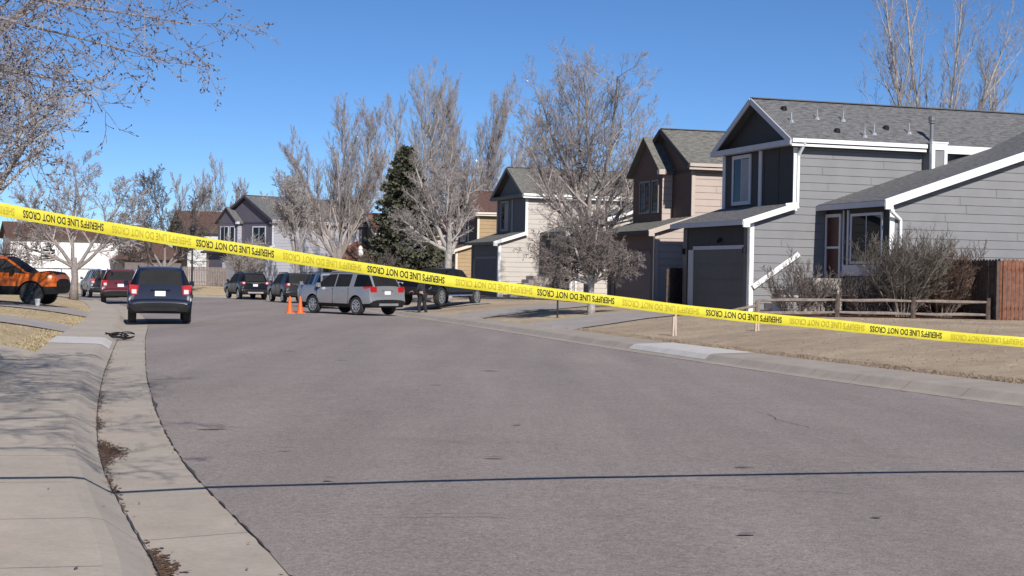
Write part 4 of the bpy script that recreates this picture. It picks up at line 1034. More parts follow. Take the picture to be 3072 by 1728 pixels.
tree('bare_tree', 'slim bare tree beside the lavender house wall', (-16.5, 112.0, 0.0), 6, dict(BROAD, rmin=.011), 4, 2.4, .15, 8.6, BARK_GREY, TWIG, 26, group=g_t)
tree('bare_tree', 'tallest bare poplar behind the spruce, with a bird nest', (-7.7, 122.0, 0.0), 31, dict(UPR, rmin=.007, trop=[.03, .11, .12, .1, .1]), [(90, 2, 1), (175, 13, .82), (10, 13, .86), (180, 24, .66)], 2.6, .32, 18.2, BARK_GREY, TWIG, group=g_t)
tree('bare_tree', 'bare poplar with fanned upright limbs right of the nest tree', (-4.4, 124.0, 0.0), 33, dict(UPR, rmin=.007, trop=[.02, .10, .12, .1, .1]), [(90, 3, .98), (0, 15, .94), (185, 10, 1.0), (10, 26, .88), (350, 20, .9), (5, 36, .7)], 2.6, .30, 17.4, BARK_GREY, TWIG_PINK, group=g_t)
tree('bare_tree', 'pale upright bare tree showing above the grey house ridge', (20.7, 73.0, 0.4), 44, dict(UPR, rmin=.006, kids=[15, 8, 6, 4], trop=[.01, .09, .1, .1, .1]), [(90, 3, 1.1), (175, 9, 1.0), (180, 17, .78), (5, 7, 1.08), (0, 14, .85)], 3.0, .19, 17.0, BARK_PALE, TWIG_PINK, group=g_t)
tree('bare_tree', 'smaller bare tree above the right end of the grey house ridge', (24.6, 76.0, 0.4), 45, dict(UPR, rmin=.006, kids=[13, 8, 5, 4]), 3, 3.0, .18, 12.6, BARK_PALE, TWIG_PINK, 16, group=g_t)
tree('bare_tree', 'small bare tree with several stems behind the navy SUV', (-26.1, 110.0, 0.05), 51, dict(BROAD, rmin=.010, trop=[.03, .06, .06, .05, .05]), [(90, 8, 1), (10, 30, .9), (170, 34, .85), (190, 55, .65), (350, 52, .7)], 1.5, .17, 8.6, BARK_GREY, TWIG_DARK, group=g_t)
tree('bare_tree', 'dark forked bare tree behind the orange crossover by the white house', (-22.7, 76.0, 0.34), 52, dict(BROAD, rmin=.008, trop=[.03, .05, .05, .04, .03]), [(80, 4, 1), (5, 40, .85), (0, 58, .75), (180, 35, .8), (190, 55, .6)], 1.2, .17, 7.6, BARK_GREY, TWIG_PINK, group=g_t)
tree('bare_tree', 'bare tree with dense grey twigs on the left lawn', (-15.7, 43.0, 0.4), 61, dict(BROAD, rmin=.006, kids=[12, 9, 6, 5]), 6, 2.6, .2, 8.6, BARK_GREY, TWIG, 34, group=g_t)
for k, (x, y, h) in enumerate(((-29.2, 150, 12.6), (-27.0, 152, 13.6), (-24.4, 151, 11.6))):
    tree('distant_tree', ['faint bare treetop left of the three above the brown roof', 'tallest of the three faint treetops above the brown roof', 'faint treetop of the three nearest the plum house'][k], (x - 6, y + 10, -.8), 70 + k, dict(UPR, levels=4, rmin=.014), 2, 3, .14, h, BARK_GREY, TWIG_PINK, 8, group='faint treetops above the brown roof')
# the near tree on the left: trunk outside the frame, long drooping limbs reaching in
NEAR = dict(levels=4, seg=[9, 6, 4, 3], wob=[.05, .10, .14, .18], trop=[-.006, -.004, .01, .03], kids=[20, 8, 4], t0=[.10, .12, .1], ang=[44, 42, 40], ratio=[.36, .46, .5],
            sides=[7, 4, 3, 3], rmin=.0032, trunk_lv=0, cone=.45, bud=(.011, .33), tip=.12, rr=.5)
root = thing('bare_tree', 'near bare tree with long budded branches reaching in from the upper left', 'tree', (-8.15, 13.0, 0.4)); r = random.Random(17); mbs = [MB(), MB(), MB()]
mbs[0].tube([Vector(p) for p in ((0, 0, -.5), (0, 0, .2), (.05, .05, 1.6), (.1, .1, 3.2), (.2, .1, 5.6), (.2, .2, 7.0))], [.26, .21, .18, .15, .08, .03], 12)
for (x, y, z, az, el, L, rr) in ((.1, 0, 2.7, -2, -2, 3.4, .030), (.1, 0, 3.1, 6, -4, 3.7, .034), (.1, .2, 3.3, 20, -6, 3.6, .032), (.1, 0, 3.7, -8, -6, 4.2, .036), (.1, .1, 4.0, 2, -8, 4.8, .038), (.1, .2, 4.3, 12, -10, 5.2, .036), (.1, 0, 4.7, -12, -10, 5.2, .036), (.15, 0, 5.0, 4, -8, 5.4, .036), (.15, 0, 5.4, -4, -6, 5.6, .036), (.15, 0, 5.2, 16, -7, 5.2, .036),
                            (.1, .2, 3.0, 38, 2, 3.6, .034), (.1, .2, 2.4, 30, -4, 3.0, .028), (.1, .2, 2.3, 8, -6, 3.0, .026), (.1, .3, 3.8, 50, 0, 4.4, .034), (.1, .2, 2.0, 52, -4, 3.2, .028), (.1, .1, 2.2, -14, 0, 3.2, .026), (.1, .2, 4.4, 70, 10, 4.0, .036), (.1, .2, 4.8, 34, -4, 4.6, .034), (-.1, 0, 3.6, 150, 30, 3.6, .04), (-.1, 0, 4.2, 220, 30, 3.6, .04), (0, -.1, 3.8, 285, 26, 3.6, .04)):
    a, e = R(az), R(el); grow(mbs, r, Vector((x, y, z)), Vector((math.cos(a) * math.cos(e), math.sin(a) * math.cos(e), math.sin(e))), L, rr, 0, NEAR)
mbs[0].build('trunk', BARK_GREY, root, True); mbs[1].build('crown', bark('near_twigs', (0.17, 0.145, 0.145), (0.36, 0.32, 0.315), 8), root, True); mbs[2].build('buds', BUD, root, True)
tree('bare_tree', 'bare tree with a thick mass of grey twigs filling the left edge', (-8.25, 15.6, 0.45), 83, dict(BROAD, levels=5, rmin=.003, kids=[13, 9, 7, 6], trop=[.03, .04, .03, .02, .01], ang=[50, 46, 42, 40]), 9, 2.0, .10, 7.3, BARK_GREY, TWIG, 52, group=g_t)
# a second tree right of it, its crown above the frame, throws the branch shadows on the walk
OVER = dict(NEAR, bud=(.011, .0), kids=[14, 7, 4], rmin=.005)
root = thing('bare_tree', 'bare tree whose branch shadows streak the left walk', 'tree', (-4.3, 4.6, 0.15)); r = random.Random(23); mbs = [MB(), MB(), MB()]
mbs[0].tube([Vector(p) for p in ((0, 0, -.5), (0, 0, .2), (.05, .05, 1.6), (.1, .1, 3.4), (.2, .1, 6.4))], [.24, .19, .16, .13, .05], 12)
for (z, az, el, L) in ((4.2, 8, 12, 3.9), (4.7, 30, 16, 4.2), (5.1, -14, 18, 3.8), (5.5, 55, 22, 4.2), (5.8, 14, 30, 3.6), (4.0, 72, 12, 3.8), (4.6, 100, 20, 3.8), (5.2, 150, 20, 3.4), (5.0, 200, 20, 3.4), (5.4, 260, 22, 3.4), (6.2, 80, 50, 2.6)):
    a, e = R(az), R(el); grow(mbs, r, Vector((.1, .1, z)), Vector((math.cos(a) * math.cos(e), math.sin(a) * math.cos(e), math.sin(e))), L, .04, 0, OVER)
mbs[0].build('trunk', BARK_GREY, root, True); mbs[1].build('crown', TWIG, root, True)
# round bush: a low crabapple with a dense ball of twigs
BALL = dict(levels=5, seg=[6, 5, 4, 3, 3], wob=[.14, .16, .18, .2, .22], trop=[.02, .02, .02, .02, .02], kids=[11, 8, 6, 5], t0=[.2, .12, .1, .1], ang=[46, 44, 42, 42], ratio=[.55, .55, .55, .6], sides=[7, 4, 3, 3, 3], rmin=.006, trunk_lv=1, cone=.3)
tree('round_bush', 'dense round leafless crabapple with crooked pale trunk before the brown garage', (2.8, 51.6, 0.38), 13, BALL, [(0, 58, .95), (60, 40, 1), (120, 50, .95), (180, 60, 1.05), (240, 40, 1), (300, 52, .95), (30, 14, 1.1), (200, 26, 1.1), (330, 66, .85), (190, 70, .95), (90, 30, 1.1)], 1.1, .115, 3.0, BARK_PALE, bark('plum_twigs', (0.17, 0.142, 0.13), (0.28, 0.24, 0.222), 2), cat='small tree', group=None)
BUSH = dict(levels=4, seg=[6, 5, 4, 3], wob=[.05, .09, .12, .15], trop=[.03, .07, .06, .05], kids=[9, 6, 4], t0=[.22, .15, .1], ang=[24, 28, 30], ratio=[.5, .55, .6], sides=[4, 3, 3, 3], rmin=.0055, trunk_lv=1, cone=.4)
STEM = bark('shrub_stems', (0.22, 0.185, 0.155), (0.38, 0.33, 0.285), 5)
def shrub(label, loc, seed, n, H, spread, m, group='bare shrubs in front of the grey house', S=BUSH):
    root = thing('shrub', label, 'shrub', loc, 0, group); r = random.Random(seed); mbs = [MB(), MB(), MB()]
    for k in range(n):
        az = r.uniform(0, 6.28); el = R(spread) * math.sqrt(r.random()); d = Vector((math.cos(az) * math.sin(el), math.sin(az) * math.sin(el), math.cos(el)))
        rr = .28 * math.sqrt(r.random()); grow(mbs, r, Vector((rr * math.cos(az), rr * math.sin(az), -.15)), d, H * r.uniform(.55, 1.15), .019, 0, S)
    mbs[0].build('stems', STEM, root); mbs[1].build('twigs', m, root)
    return root
zb = lambda x, y: ez(x, y)
shrub('small grey leafless shrub by the white stair rail', (8.95, 46.2, zb(8.95, 46.2)), 1, 22, 1.6, 44, TWIG_DARK)
shrub('low leafless shrub between the small grey one and the front door', (9.8, 46.6, zb(9.8, 46.6)), 2, 12, 1.1, 30, TWIG_DARK)
shrub('tall grey-green leafless shrub in front of the picture window corner', (12.15, 45.6, zb(12.15, 45.6)), 3, 50, 2.2, 36, bark('olive_twigs', (0.12, 0.105, 0.085), (0.24, 0.21, 0.175), 2))
shrub('rust brown shrub beside the cedar fence', (13.35, 45.9, zb(13.35, 45.9)), 4, 60, 1.95, 44, TWIG_RUST)
shrub('dark brown shrub under the picture window', (11.25, 46.2, zb(11.25, 46.2)), 6, 24, 1.2, 40, TWIG_DARK)
shrub('reddish hedge shrub behind the orange crossover', (-26.5, 74.5, zb(-26.5, 74.5)), 9, 50, 2.6, 56, TWIG_RUST, 'reddish shrubs on the left')
shrub('reddish shrub at the far left edge behind the orange crossover', (-30.5, 78, zb(-30.5, 78)), 10, 50, 2.9, 56, TWIG_RUST, 'reddish shrubs on the left')
shrub('thin bare shrub in front of the plum house garage', (-22.2, 123.5, zb(-22.2, 123.5)), 12, 24, 3.4, 30, TWIG, None, dict(BUSH, rmin=.012))
shrub('tangled low shrub at the foot of the spruce', (-8.6, 93.0, zb(-8.6, 93)), 14, 40, 2.6, 60, TWIG_DARK, None, dict(BUSH, rmin=.009))
# spruce
M_NEEDLE = lawn_mat('spruce_needles', ((0.060, 0.064, 0.042), (0.115, 0.118, 0.080), (0.21, 0.20, 0.145)), 1.6)
root = thing('spruce', 'dark green spruce behind the white-barked tree', 'tree', (-7.0, 95.0, 0.1)); r = random.Random(4); tm, nm = MB(), MB(); H = 9.6
tm.tube([Vector((0, 0, -.4)), Vector((0, 0, H * .5)), Vector((0, 0, H))], [.2, .12, .015], 8)
def needles(p, d, s):
    for _ in range(3):
        dd = (d + Vector((r.gauss(0, .5), r.gauss(0, .5), r.gauss(0, .5)))).normalized(); sd = dd.orthogonal().normalized(); sd = rot_about(sd, dd, r.uniform(0, 6.28)) * s * .22
        nm.face([p - sd, p + dd * s * .5 - sd * 1.3, p + dd * s, p + dd * s * .5 + sd * 1.3, ])
for k in range(230):
    z = .5 + (H - .7) * (k / 230) ** .92; bl = (3.25 * (1 - z / H) ** .82 + .12) * r.uniform(.72, 1.12); az = k * 2.4 + r.uniform(-.4, .4)
    d = Vector((math.cos(az), math.sin(az), -.18 + .5 * z / H)).normalized(); p = Vector((0, 0, z)); pts = [p]; n_ = 7
    for i in range(n_): d = (d + Vector((r.gauss(0, .05), r.gauss(0, .05), .045 - .02 * (i < 3)))).normalized(); p = p + d * bl / n_; pts.append(p.copy())
    tm.tube(pts, [.03 * (1 - i / (n_ + .5)) + .004 for i in range(n_ + 1)], 4, False)
    for i in range(1, n_ + 1):
        for s_ in (-1, 0, 1):
            sd = Vector((-d.y, d.x, 0)) * s_; w = (bl * .30 * (1.1 - i / n_) + .06)
            for u_ in ((.3, .65, 1.0) if s_ else (0,)):
                needles(pts[i] + sd * w * u_ + Vector((0, 0, -.07 * u_)), (d * .7 + sd * .8 + Vector((0, 0, r.uniform(-.15, .3)))).normalized(), r.uniform(.2, .34))
tm.build('trunk', BARK_GREY, root); nm.build('foliage', M_NEEDLE, root)
# bird nest in the tallest poplar
mb = MB(); rr = random.Random(2)
for k in range(70):
    a = rr.uniform(0, 6.28); q = Vector((math.cos(a) * .2, math.sin(a) * .2, rr.uniform(-.15, .15))); d = Vector((-math.sin(a), math.cos(a), rr.uniform(-.4, .4)))
    mb.tube([q - d * .22, q + d * .22], [.014, .01], 3)
tag(mb.build('bird_nest', TWIG_DARK), 'dark twig nest high in the tallest poplar', 'nest').location = (-7.35, 121.8, 13.6)
# ------------------------------------------------------------ barrier tape
TT = [[-3.694, 6.658, 2.095], [-3.134, 7.108, 2.0], [-2.613, 7.468, 1.912], [-2.149, 7.756, 1.835], [-1.642, 8.044, 1.757], [-1.164, 8.296, 1.688], [-0.579, 8.584, 1.621], [-0.033, 8.836, 1.543], [0.631, 9.124, 1.468], [1.247, 9.376, 1.4], [1.989, 9.664, 1.344], [2.753, 9.944, 1.283], [3.579, 10.232, 1.215], [5.033, 10.708, 1.105], [6.824, 11.248, 0.97]]
TB = [[-3.693, 6.658, 2.04], [-3.134, 7.108, 1.939], [-2.612, 7.468, 1.847], [-2.148, 7.756, 1.766], [-1.641, 8.044, 1.689], [-1.163, 8.296, 1.619], [-0.578, 8.584, 1.551], [-0.031, 8.836, 1.471], [0.632, 9.124, 1.41], [1.248, 9.376, 1.341], [1.991, 9.664, 1.267], [2.755, 9.944, 1.204], [3.58, 10.232, 1.155], [5.034, 10.708, 1.042], [6.825, 11.248, 0.903]]
TT, TB = np.array(TT), np.array(TB)
xs_ = TT[:, 0]
zt_ = np.polyfit(xs_, TT[:, 2], 5); zb_ = np.polyfit(xs_, TB[:, 2], 5)     # smooth sag, one curve per edge
def tape(x, q, off=0.0):
    """q 0 = top edge, 1 = bottom edge; the upper part of the 76 mm strip rolls back"""
    y = np.interp(x, xs_, TT[:, 1]); t, b = np.polyval(zt_, x), np.polyval(zb_, x)
    h = t - b; s_ = 1 - q; lean = .36 + .13 * math.sin(1.7 * x + .6) + .10 * math.sin(4.3 * x + 2.0) + .05 * math.sin(11 * x)     # leans back at the top, tucks under at the foot
    yb = h * (-.45 * s_ + (.45 + lean) * .5 * s_ * s_)
    yb += .006 * math.sin(2.3 * x + .4) + .003 * math.sin(6.1 * x + 1.2)
    z = b + h * (1 - q) + .0025 * math.sin(3.7 * x) + .0012 * math.sin(9.1 * x + 1 + 2 * q)
    return (float(x), float(y + yb - off), float(z + off * .35))
M_TAPE, nt, bs = new_mat('yellow_tape')
n1 = noise(nt, 2.2, 3); r1 = ramp2(nt, (0.60, 0.52, 0.030), (0.72, 0.64, 0.06)); nt.links.new(n1.outputs[0], r1.inputs[0]); nt.links.new(r1.outputs[0], bs.inputs['Base Color'])
bs.inputs['Roughness'].default_value = .28; bs.inputs['Specular IOR Level'].default_value = .55
n2 = noise(nt, 14, 3); bp = nt.nodes.new('ShaderNodeBump'); bp.inputs['Strength'].default_value = .5; bp.inputs['Distance'].default_value = .012
nt.links.new(n2.outputs[0], bp.inputs['Height']); nt.links.new(bp.outputs[0], bs.inputs['Normal'])
mb = MB(); X = np.linspace(TT[0, 0], TT[-1, 0], 320); Q = np.linspace(0, 1, 8)
vs = [tape(x, q) for x in X for q in Q]; fs = [(i * 8 + k, i * 8 + k + 1, (i + 1) * 8 + k + 1, (i + 1) * 8 + k) for i in range(319) for k in range(7)]
mb.add(vs, fs); tp = mb.build('barrier_tape', M_TAPE, None, True)
tag(tp, 'yellow sheriff barrier tape stretched across the whole street, printed upside down', 'tape')
M_INK = paint('black_ink', (0.012, 0.012, 0.008), .5, var=.2); M_FAINT = paint('show_through_ink', (0.42, 0.345, 0.028), .35, var=.12, scale=12)
def lettering(s, x0, x1, mat, dense):
    cu = bpy.data.curves.new('t', 'FONT'); cu.body = s; cu.size = 1; cu.offset = .022 if dense else .012; cu.resolution_u = 3
    to = bpy.data.objects.new('t', cu); COL.objects.link(to); dg = bpy.context.evaluated_depsgraph_get(); me = bpy.data.meshes.new_from_object(to.evaluated_get(dg)); bpy.data.objects.remove(to)
    bm = bmesh.new(); bm.from_mesh(me); bmesh.ops.triangulate(bm, faces=bm.faces[:])
    bmesh.ops.subdivide_edges(bm, edges=[e for e in bm.edges if e.calc_length() > .25], cuts=2)
    a0, a1 = min(v.co.x for v in bm.verts), max(v.co.x for v in bm.verts); b0, b1 = 0.0, .72
    for v in bm.verts:      # the tape hangs upside down: the text runs right to left, feet up
        u = (v.co.x - a0) / (a1 - a0); w = (v.co.y - b0) / (b1 - b0)
        v.co = tape(x1 - u * (x1 - x0),   .24 + .57 * w, .0016)
    me2 = bpy.data.meshes.new('lettering'); bm.to_mesh(me2); bm.free(); me2.materials.append(mat)
    o = bpy.data.objects.new('lettering', me2); COL.objects.link(o); o.parent = tp
def X_at(px):   # frame column -> tape x, measured once along the taut strip
    y = 8.85 + .0009 * (px - 1536); return (px - 1536) / F_PX * y * 1.0 + .0015
for (p0, p1, dense) in ((66, 307, 1), (332, 571, 0), (586, 821, 1), (848, 1083, 0), (1101, 1333, 1), (1366, 1597, 0), (1611, 1843, 1), (1867, 2098, 0), (2118, 2345, 1), (2369, 2594, 0), (2610, 2827, 1), (2854, 3072, 0), (-200, 40, 0), (3095, 3310, 1)):
    lettering("SHERIFF'S LINE DO NOT CROSS", X_at(p0), X_at(p1), M_INK if dense else M_FAINT, dense)
# ------------------------------------------------------------ cones
M_ORANGE = paint('cone_orange', (0.80, 0.135, 0.018), .5, var=.08)
def cone(label, x, y):
    root = thing('traffic_cone', label, 'cone', (x, y, float(gz(y)) + .03), R(25), 'orange traffic cones')
    b = MB(); b.box(-.18, .18, -.18, .18, 0, .035); b.build('base', M_ORANGE, root)
    c = MB(); c.lathe([(.135, .035), (.125, .06), (.035, .70), (.03, .72), (.018, .72)], 20); c.build('body', M_ORANGE, root, False)
cone('left one of two orange cones beside the silver SUV', -9.32, 61.6); cone('orange cone touching the silver SUV front wheel', -8.98, 62.3)
# ------------------------------------------------------------ fences, posts
def rail_fence():
    root = thing('rail_fence', 'low weathered split-rail fence along the mulch bed', 'fence', (7.4, 44.3, ez(7.4, 44.3)))
    o = root.location
    ps = [(7.45, 44.4), (9.86, 44.4), (12.13, 44.3), (14.4, 44.3)]; r = random.Random(3)
    for i, (x, y) in enumerate(ps):
        z = ez(x, y) - o.z; mb = MB(); lx, ly = x - o.x, y - o.y
        mb.tube([Vector((lx, ly, z - .3)), Vector((lx - .01, ly, z + .35)), Vector((lx + .01, ly, z + (.66 if i else .5)))], [.085, .08, .075], 7); mb.build('post', M_WOODDARK if i else M_WOODGREY, root)
    for i in range(3):
        for h in (.52, .14):
            (x0, y0), (x1, y1) = ps[i], ps[i + 1]; z0, z1 = ez(x0, y0) - o.z + h, ez(x1, y1) - o.z + h; mb = MB()
            pts = [Vector((x0 - o.x + (x1 - x0) * t, y0 - o.y + (y1 - y0) * t, z0 + (z1 - z0) * t + r.uniform(-.015, .015))) for t in (0, .3, .65, 1)]
            mb.tube(pts, [.035, .05, .052, .035], 6); mb.build('rail', M_WOODGREY, root)
    mb = MB(); z0, z1 = ez(7.45, 44.4) - o.z + .36, ez(6.2, 43.6) - o.z + .12
    mb.tube([Vector((.05, .1, z0)), Vector((-.6, -.25, (z0 + z1) / 2 + .02)), Vector((-1.35, -.7, z1))], [.04, .05, .04], 6); mb.build('rail', M_WOODGREY, root)
rail_fence()
def board_fence(label, p0, p1, h, mat, seed, group=None, lean=0.0):
    root = thing('board_fence', label, 'fence', (*p0, ez(*p0)), 0, group); r = random.Random(seed); d = Vector((p1[0] - p0[0], p1[1] - p0[1], 0)); L = d.length; d.normalize(); nn = Vector((-d.y, d.x, 0)); mb = MB(); x = 0
    while x < L:
        w = r.uniform(.125, .145); c = d * (x + w / 2); z = ez(p0[0] + c.x, p0[1] + c.y) - root.location.z; hh = h + r.uniform(-.015, .015); t = r.uniform(0, .008)
        M = Matrix(((d.x, nn.x, 0, c.x + nn.x * t), (d.y, nn.y, 0, c.y + nn.y * t), (0, 0, 1, 0), (0, 0, 0, 1))); k = w / 2 - .006
        mb.add([M @ Vector(q) for q in ((-k, -.01, z - .05), (k, -.01, z - .05), (k, -.01, z + hh - .05), (k * .5, -.01, z + hh), (-k * .5, -.01, z + hh), (-k, -.01, z + hh - .05),
                                        (-k, .01, z - .05), (k, .01, z - .05), (k, .01, z + hh - .05), (k * .5, .01, z + hh), (-k * .5, .01, z + hh), (-k, .01, z + hh - .05))],
               [(0, 1, 2, 3, 4, 5), (11, 10, 9, 8, 7, 6), (0, 6, 7, 1), (1, 7, 8, 2), (2, 8, 9, 3), (3, 9, 10, 4), (4, 10, 11, 5), (5, 11, 6, 0)]); x += w + .012
    mb.build('boards', mat, root)
    mb = MB(); e = d * L; z1 = ez(*p1) - root.location.z
    for q in (.35, h - .3): mb.beam(nn * .05 + Vector((0, 0, q)), e + nn * .05 + Vector((0, 0, q + z1)), .04, .09)
    mb.build('stringer', mat, root)
    k = 0
    while k <= L: mb = MB(); c = d * k + nn * .09; mb.box(c.x - .045, c.x + .045, c.y - .045, c.y + .045, -.4, h - .05); mb.build('post', mat, root); k += 2.4
board_fence('reddish cedar board fence at the right edge of the lawn', (14.72, 44.0), (23.0, 46.6), 1.83, M_CEDAR, 1)
board_fence('shaded board fence running back to the grey house from the cedar one', (14.66, 44.05), (13.4, 47.95), 1.83, M_WOODDARK, 2)  # other leg of the cedar run; dark wood colour paints in its shade
board_fence('dark board fence between the brown house and the grey garage', (5.95, 55.3), (8.1, 62.0), 1.55, M_WOODDARK, 3)
board_fence('weathered board fence left of the plum house', (-31.0, 128.2), (-24.0, 130.2), 1.7, paint('grey_boards', (.20, .165, .15), .85, var=.3, scale=9), 4)
def wire_fence():
    root = thing('wire_fence', 'pale wire fence with a top rail behind the forked tree', 'fence', (-30.6, 78.4, ez(-30.6, 78.4)))
    for k in range(5): mb = MB(); mb.tube([Vector((k * 2.0, k * .55, -.3)), Vector((k * 2.0, k * .55, 1.15))], [.03, .03], 6); mb.build('post', M_STEEL, root)
    mb = MB(); mb.tube([Vector((0, 0, 1.15)), Vector((8, 2.2, 1.15))], [.03, .03], 6); mb.build('rail', M_STEEL, root)
    mb = MB()
    for k in range(80):
        for s in (1, -1):
            x0, x1 = k * .1, k * .1 + s * .55
            if 0 <= x1 <= 8: mb.beam((x0, x0 * .275, .02), (x1, x1 * .275, 1.12), .008, .008)
    mb.build('mesh_wire', M_STEEL, root)
wire_fence()
def stakes(label, x, y, hs):
    root = thing('wooden_stakes', label, 'stake', (x, y, ez(x, y)), R(20), 'wooden stakes on the right lawn')
    for k, h in enumerate(hs):
        mb = MB(); mb.box(-.025, .025, -.02, .02, -.2, h, Matrix.Translation((k * .10, k * .05, 0)) @ Matrix.Rotation(R(1.5 - 3 * k), 4, 'Y')); mb.build('stake', paint('raw_pine', (.52, .40, .32), .8, var=.15, scale=12), root)
stakes('pair of raw wooden stakes on the lawn nearest the kerb', 4.15, 37.6, (.50, .68)); stakes('pair of short wooden stakes in the lawn farther from the kerb', 6.15, 36.9, (.36, .40))
root = thing('yard_post', 'thin dark metal yard post left of the round bush', 'post', (1.60, 51.1, ez(1.6, 51.1)))
mb = MB(); mb.tube([Vector((0, 0, -.2)), Vector((0, 0, 1.55))], [.035, .03], 8); mb.build('pole', M_DARKMETAL, root)
mb = MB(); mb.lathe([(.03, 1.55), (.075, 1.58), (.085, 1.74), (.10, 1.75), (.02, 1.86)], 8); mb.build('lantern', M_DARKMETAL, root)
root = thing('street_lamp', 'dark post-top street lamp behind the navy SUV', 'street lamp', (-21.4, 98.0, ez(-21.4, 98) - .1))
mb = MB(); mb.tube([Vector((0, 0, -.2)), Vector((0, 0, .5)), Vector((0, 0, .55)), Vector((0, 0, 4.5))], [.10, .10, .065, .05], 10); mb.build('pole', M_DARKMETAL, root)
mb = MB(); mb.lathe([(.06, 4.45), (.12, 4.5), (.17, 4.8), (.19, 4.82), (.30, 4.84), (.24, 4.95), (.10, 5.12), (.03, 5.25)], 12); mb.build('lantern', M_DARKMETAL, root)
# white lamp post between the far trees
root = thing('yard_lamp', 'white yard lamp post left of the spruce', 'yard lamp', (-11.0, 106.0, ez(-11.0, 106) - .1))
mb = MB(); mb.tube([Vector((0, 0, -.2)), Vector((0, 0, 2.6))], [.09, .08], 8); mb.build('pole', M_WHITE, root)
mb = MB(); mb.lathe([(.09, 2.6), (.2, 2.72), (.22, 2.95), (.12, 3.1), (.18, 3.2), (.05, 3.4)], 10); mb.build('lantern', M_WHITE, root)
# coil on the gutter, cup, cooling unit
mb = MB(); r = random.Random(9)
for k in range(5):
    R0 = .25 + r.uniform(-.05, .09); cx, cy = r.uniform(-.08, .08), r.uniform(-.08, .08); ax, ay = r.uniform(-.10, .10), r.uniform(-.12, .12)
    pts = [Vector((cx + R0 * 1.2 * math.cos(t), cy + R0 * math.sin(t), .03 + .03 * k + ax * math.cos(t) * .3 + ay * math.sin(t) * .3 + .02 * math.sin(3 * t + k))) for t in np.linspace(0, 6.283, 22)]
    mb.tube(pts, [.013] * 22, 6, False)
tag(mb.build('coiled_strip', M_BLACK, None, True), 'dark coiled strip lying in the left gutter behind the navy SUV', 'coil').location = (-9.35, 34.9, float(gz(34.9)) - .01)
mb = MB(); mb.lathe([(.07, 0), (.095, .25), (.10, .26), (.09, .26), (.085, .24)], 16)
tag(mb.build('white_bucket', M_WHITE), 'small white bucket on the ground before the orange crossover wheel', 'bucket').location = (-16.62, 51.4, ez(-16.62, 51.4) + .025)
root = thing('cooling_unit', 'pale metal cooling unit behind the small grey shrub', 'air conditioner', (9.15, 48.7, ez(9.15, 48.7)), PHI)
mb = MB(); mb.box(-.38, .38, -.3, .3, .05, .62); mb.build('case', paint('pale_metal', (.5, .48, .45), .6, var=.06), root)
mb = MB()
for k in range(7): mb.box(-.34, .34, -.306, -.301, .12 + k * .065, .15 + k * .065)
mb.build('louvre', M_DARKMETAL, root)
mb = MB(); mb.box(-.42, .42, -.34, .34, -.1, .047); mb.build('plinth', M_DRIVE, root)
# ------------------------------------------------------------ person behind the silver SUV
def skinned(name, joints, edges, mat, parent, sub=2):
    me = bpy.data.meshes.new(name); me.from_pydata([j[0] for j in joints], edges, [])
    o = bpy.data.objects.new(name, me); COL.objects.link(o)
    o.modifiers.new('s', 'SKIN'); ss = o.modifiers.new('d', 'SUBSURF'); ss.levels = ss.render_levels = sub
    for v, j in zip(me.skin_vertices[0].data, joints): v.radius = (j[1], j[2] if len(j) > 2 else j[1]); v.use_root = False
    me.skin_vertices[0].data[0].use_root = True
    dg = bpy.context.evaluated_depsgraph_get(); m2 = bpy.data.meshes.new_from_object(o.evaluated_get(dg)); bpy.data.objects.remove(o)
    m2.materials.clear(); m2.materials.append(mat); m2.polygons.foreach_set('use_smooth', [True] * len(m2.polygons)); m2.name = name
    q = bpy.data.objects.new(name, m2); COL.objects.link(q); q.parent = parent; return q
pz = ez(-3.85, 63.2) + .02
root = thing('person', 'person in dark clothes standing behind the silver SUV with arms held forward', 'person', (-3.86, 63.2, pz), R(155))
# local x = facing direction; left leg a step ahead
J = [((0, 0, .95), .13, .15), ((.01, 0, 1.15), .12, .14), ((.03, 0, 1.36), .13, .17), ((.05, 0, 1.48), .06), ((.07, 0, 1.56), .055), ((.10, 0, 1.66), .085, .08), ((.10, 0, 1.76), .075),
     ((.02, .10, .90), .085), ((.10, .12, .50), .062), ((.06, .13, .10), .042), ((.18, .14, .05), .038), ((-.02, -.10, .90), .085), ((-.06, -.12, .50), .062), ((-.16, -.13, .10), .042), ((-.04, -.14, .05), .038),
     ((.05, .19, 1.42), .055), ((.12, .24, 1.16), .045), ((.34, .18, 1.10), .034), ((.42, .16, 1.10), .03), ((.05, -.19, 1.42), .055), ((.10, -.25, 1.16), .045), ((.32, -.20, 1.08), .034), ((.40, -.18, 1.08), .03)]
E_ = [(0, 1), (1, 2), (2, 3), (3, 4), (4, 5), (5, 6), (0, 7), (7, 8), (8, 9), (9, 10), (0, 11), (11, 12), (12, 13), (13, 14), (2, 15), (15, 16), (16, 17), (17, 18), (2, 19), (19, 20), (20, 21), (21, 22)]
for hx, hy, hz in ((.42, .16, 1.10), (.40, -.18, 1.08)):
    base = 18 if hy > 0 else 22
    for k, (dy, l_) in enumerate(((-.03, .085), (-.01, .095), (.01, .09), (.03, .07))):
        i = len(J); J += [((hx + .06, hy + dy, hz), .009), ((hx + .06 + l_ * .6, hy + dy, hz - .02), .008), ((hx + .06 + l_, hy + dy, hz - .055), .007)]; E_ += [(base, i), (i, i + 1), (i + 1, i + 2)]
    i = len(J); s = -1 if hy > 0 else 1; J += [((hx + .02, hy + s * .045, hz + .01), .010), ((hx + .07, hy + s * .055, hz - .01), .008)]; E_ += [(base, i), (i, i + 1)]
body = skinned('body', J, E_, paint('skin', (.45, .28, .21), .6, var=.05), root, 1)
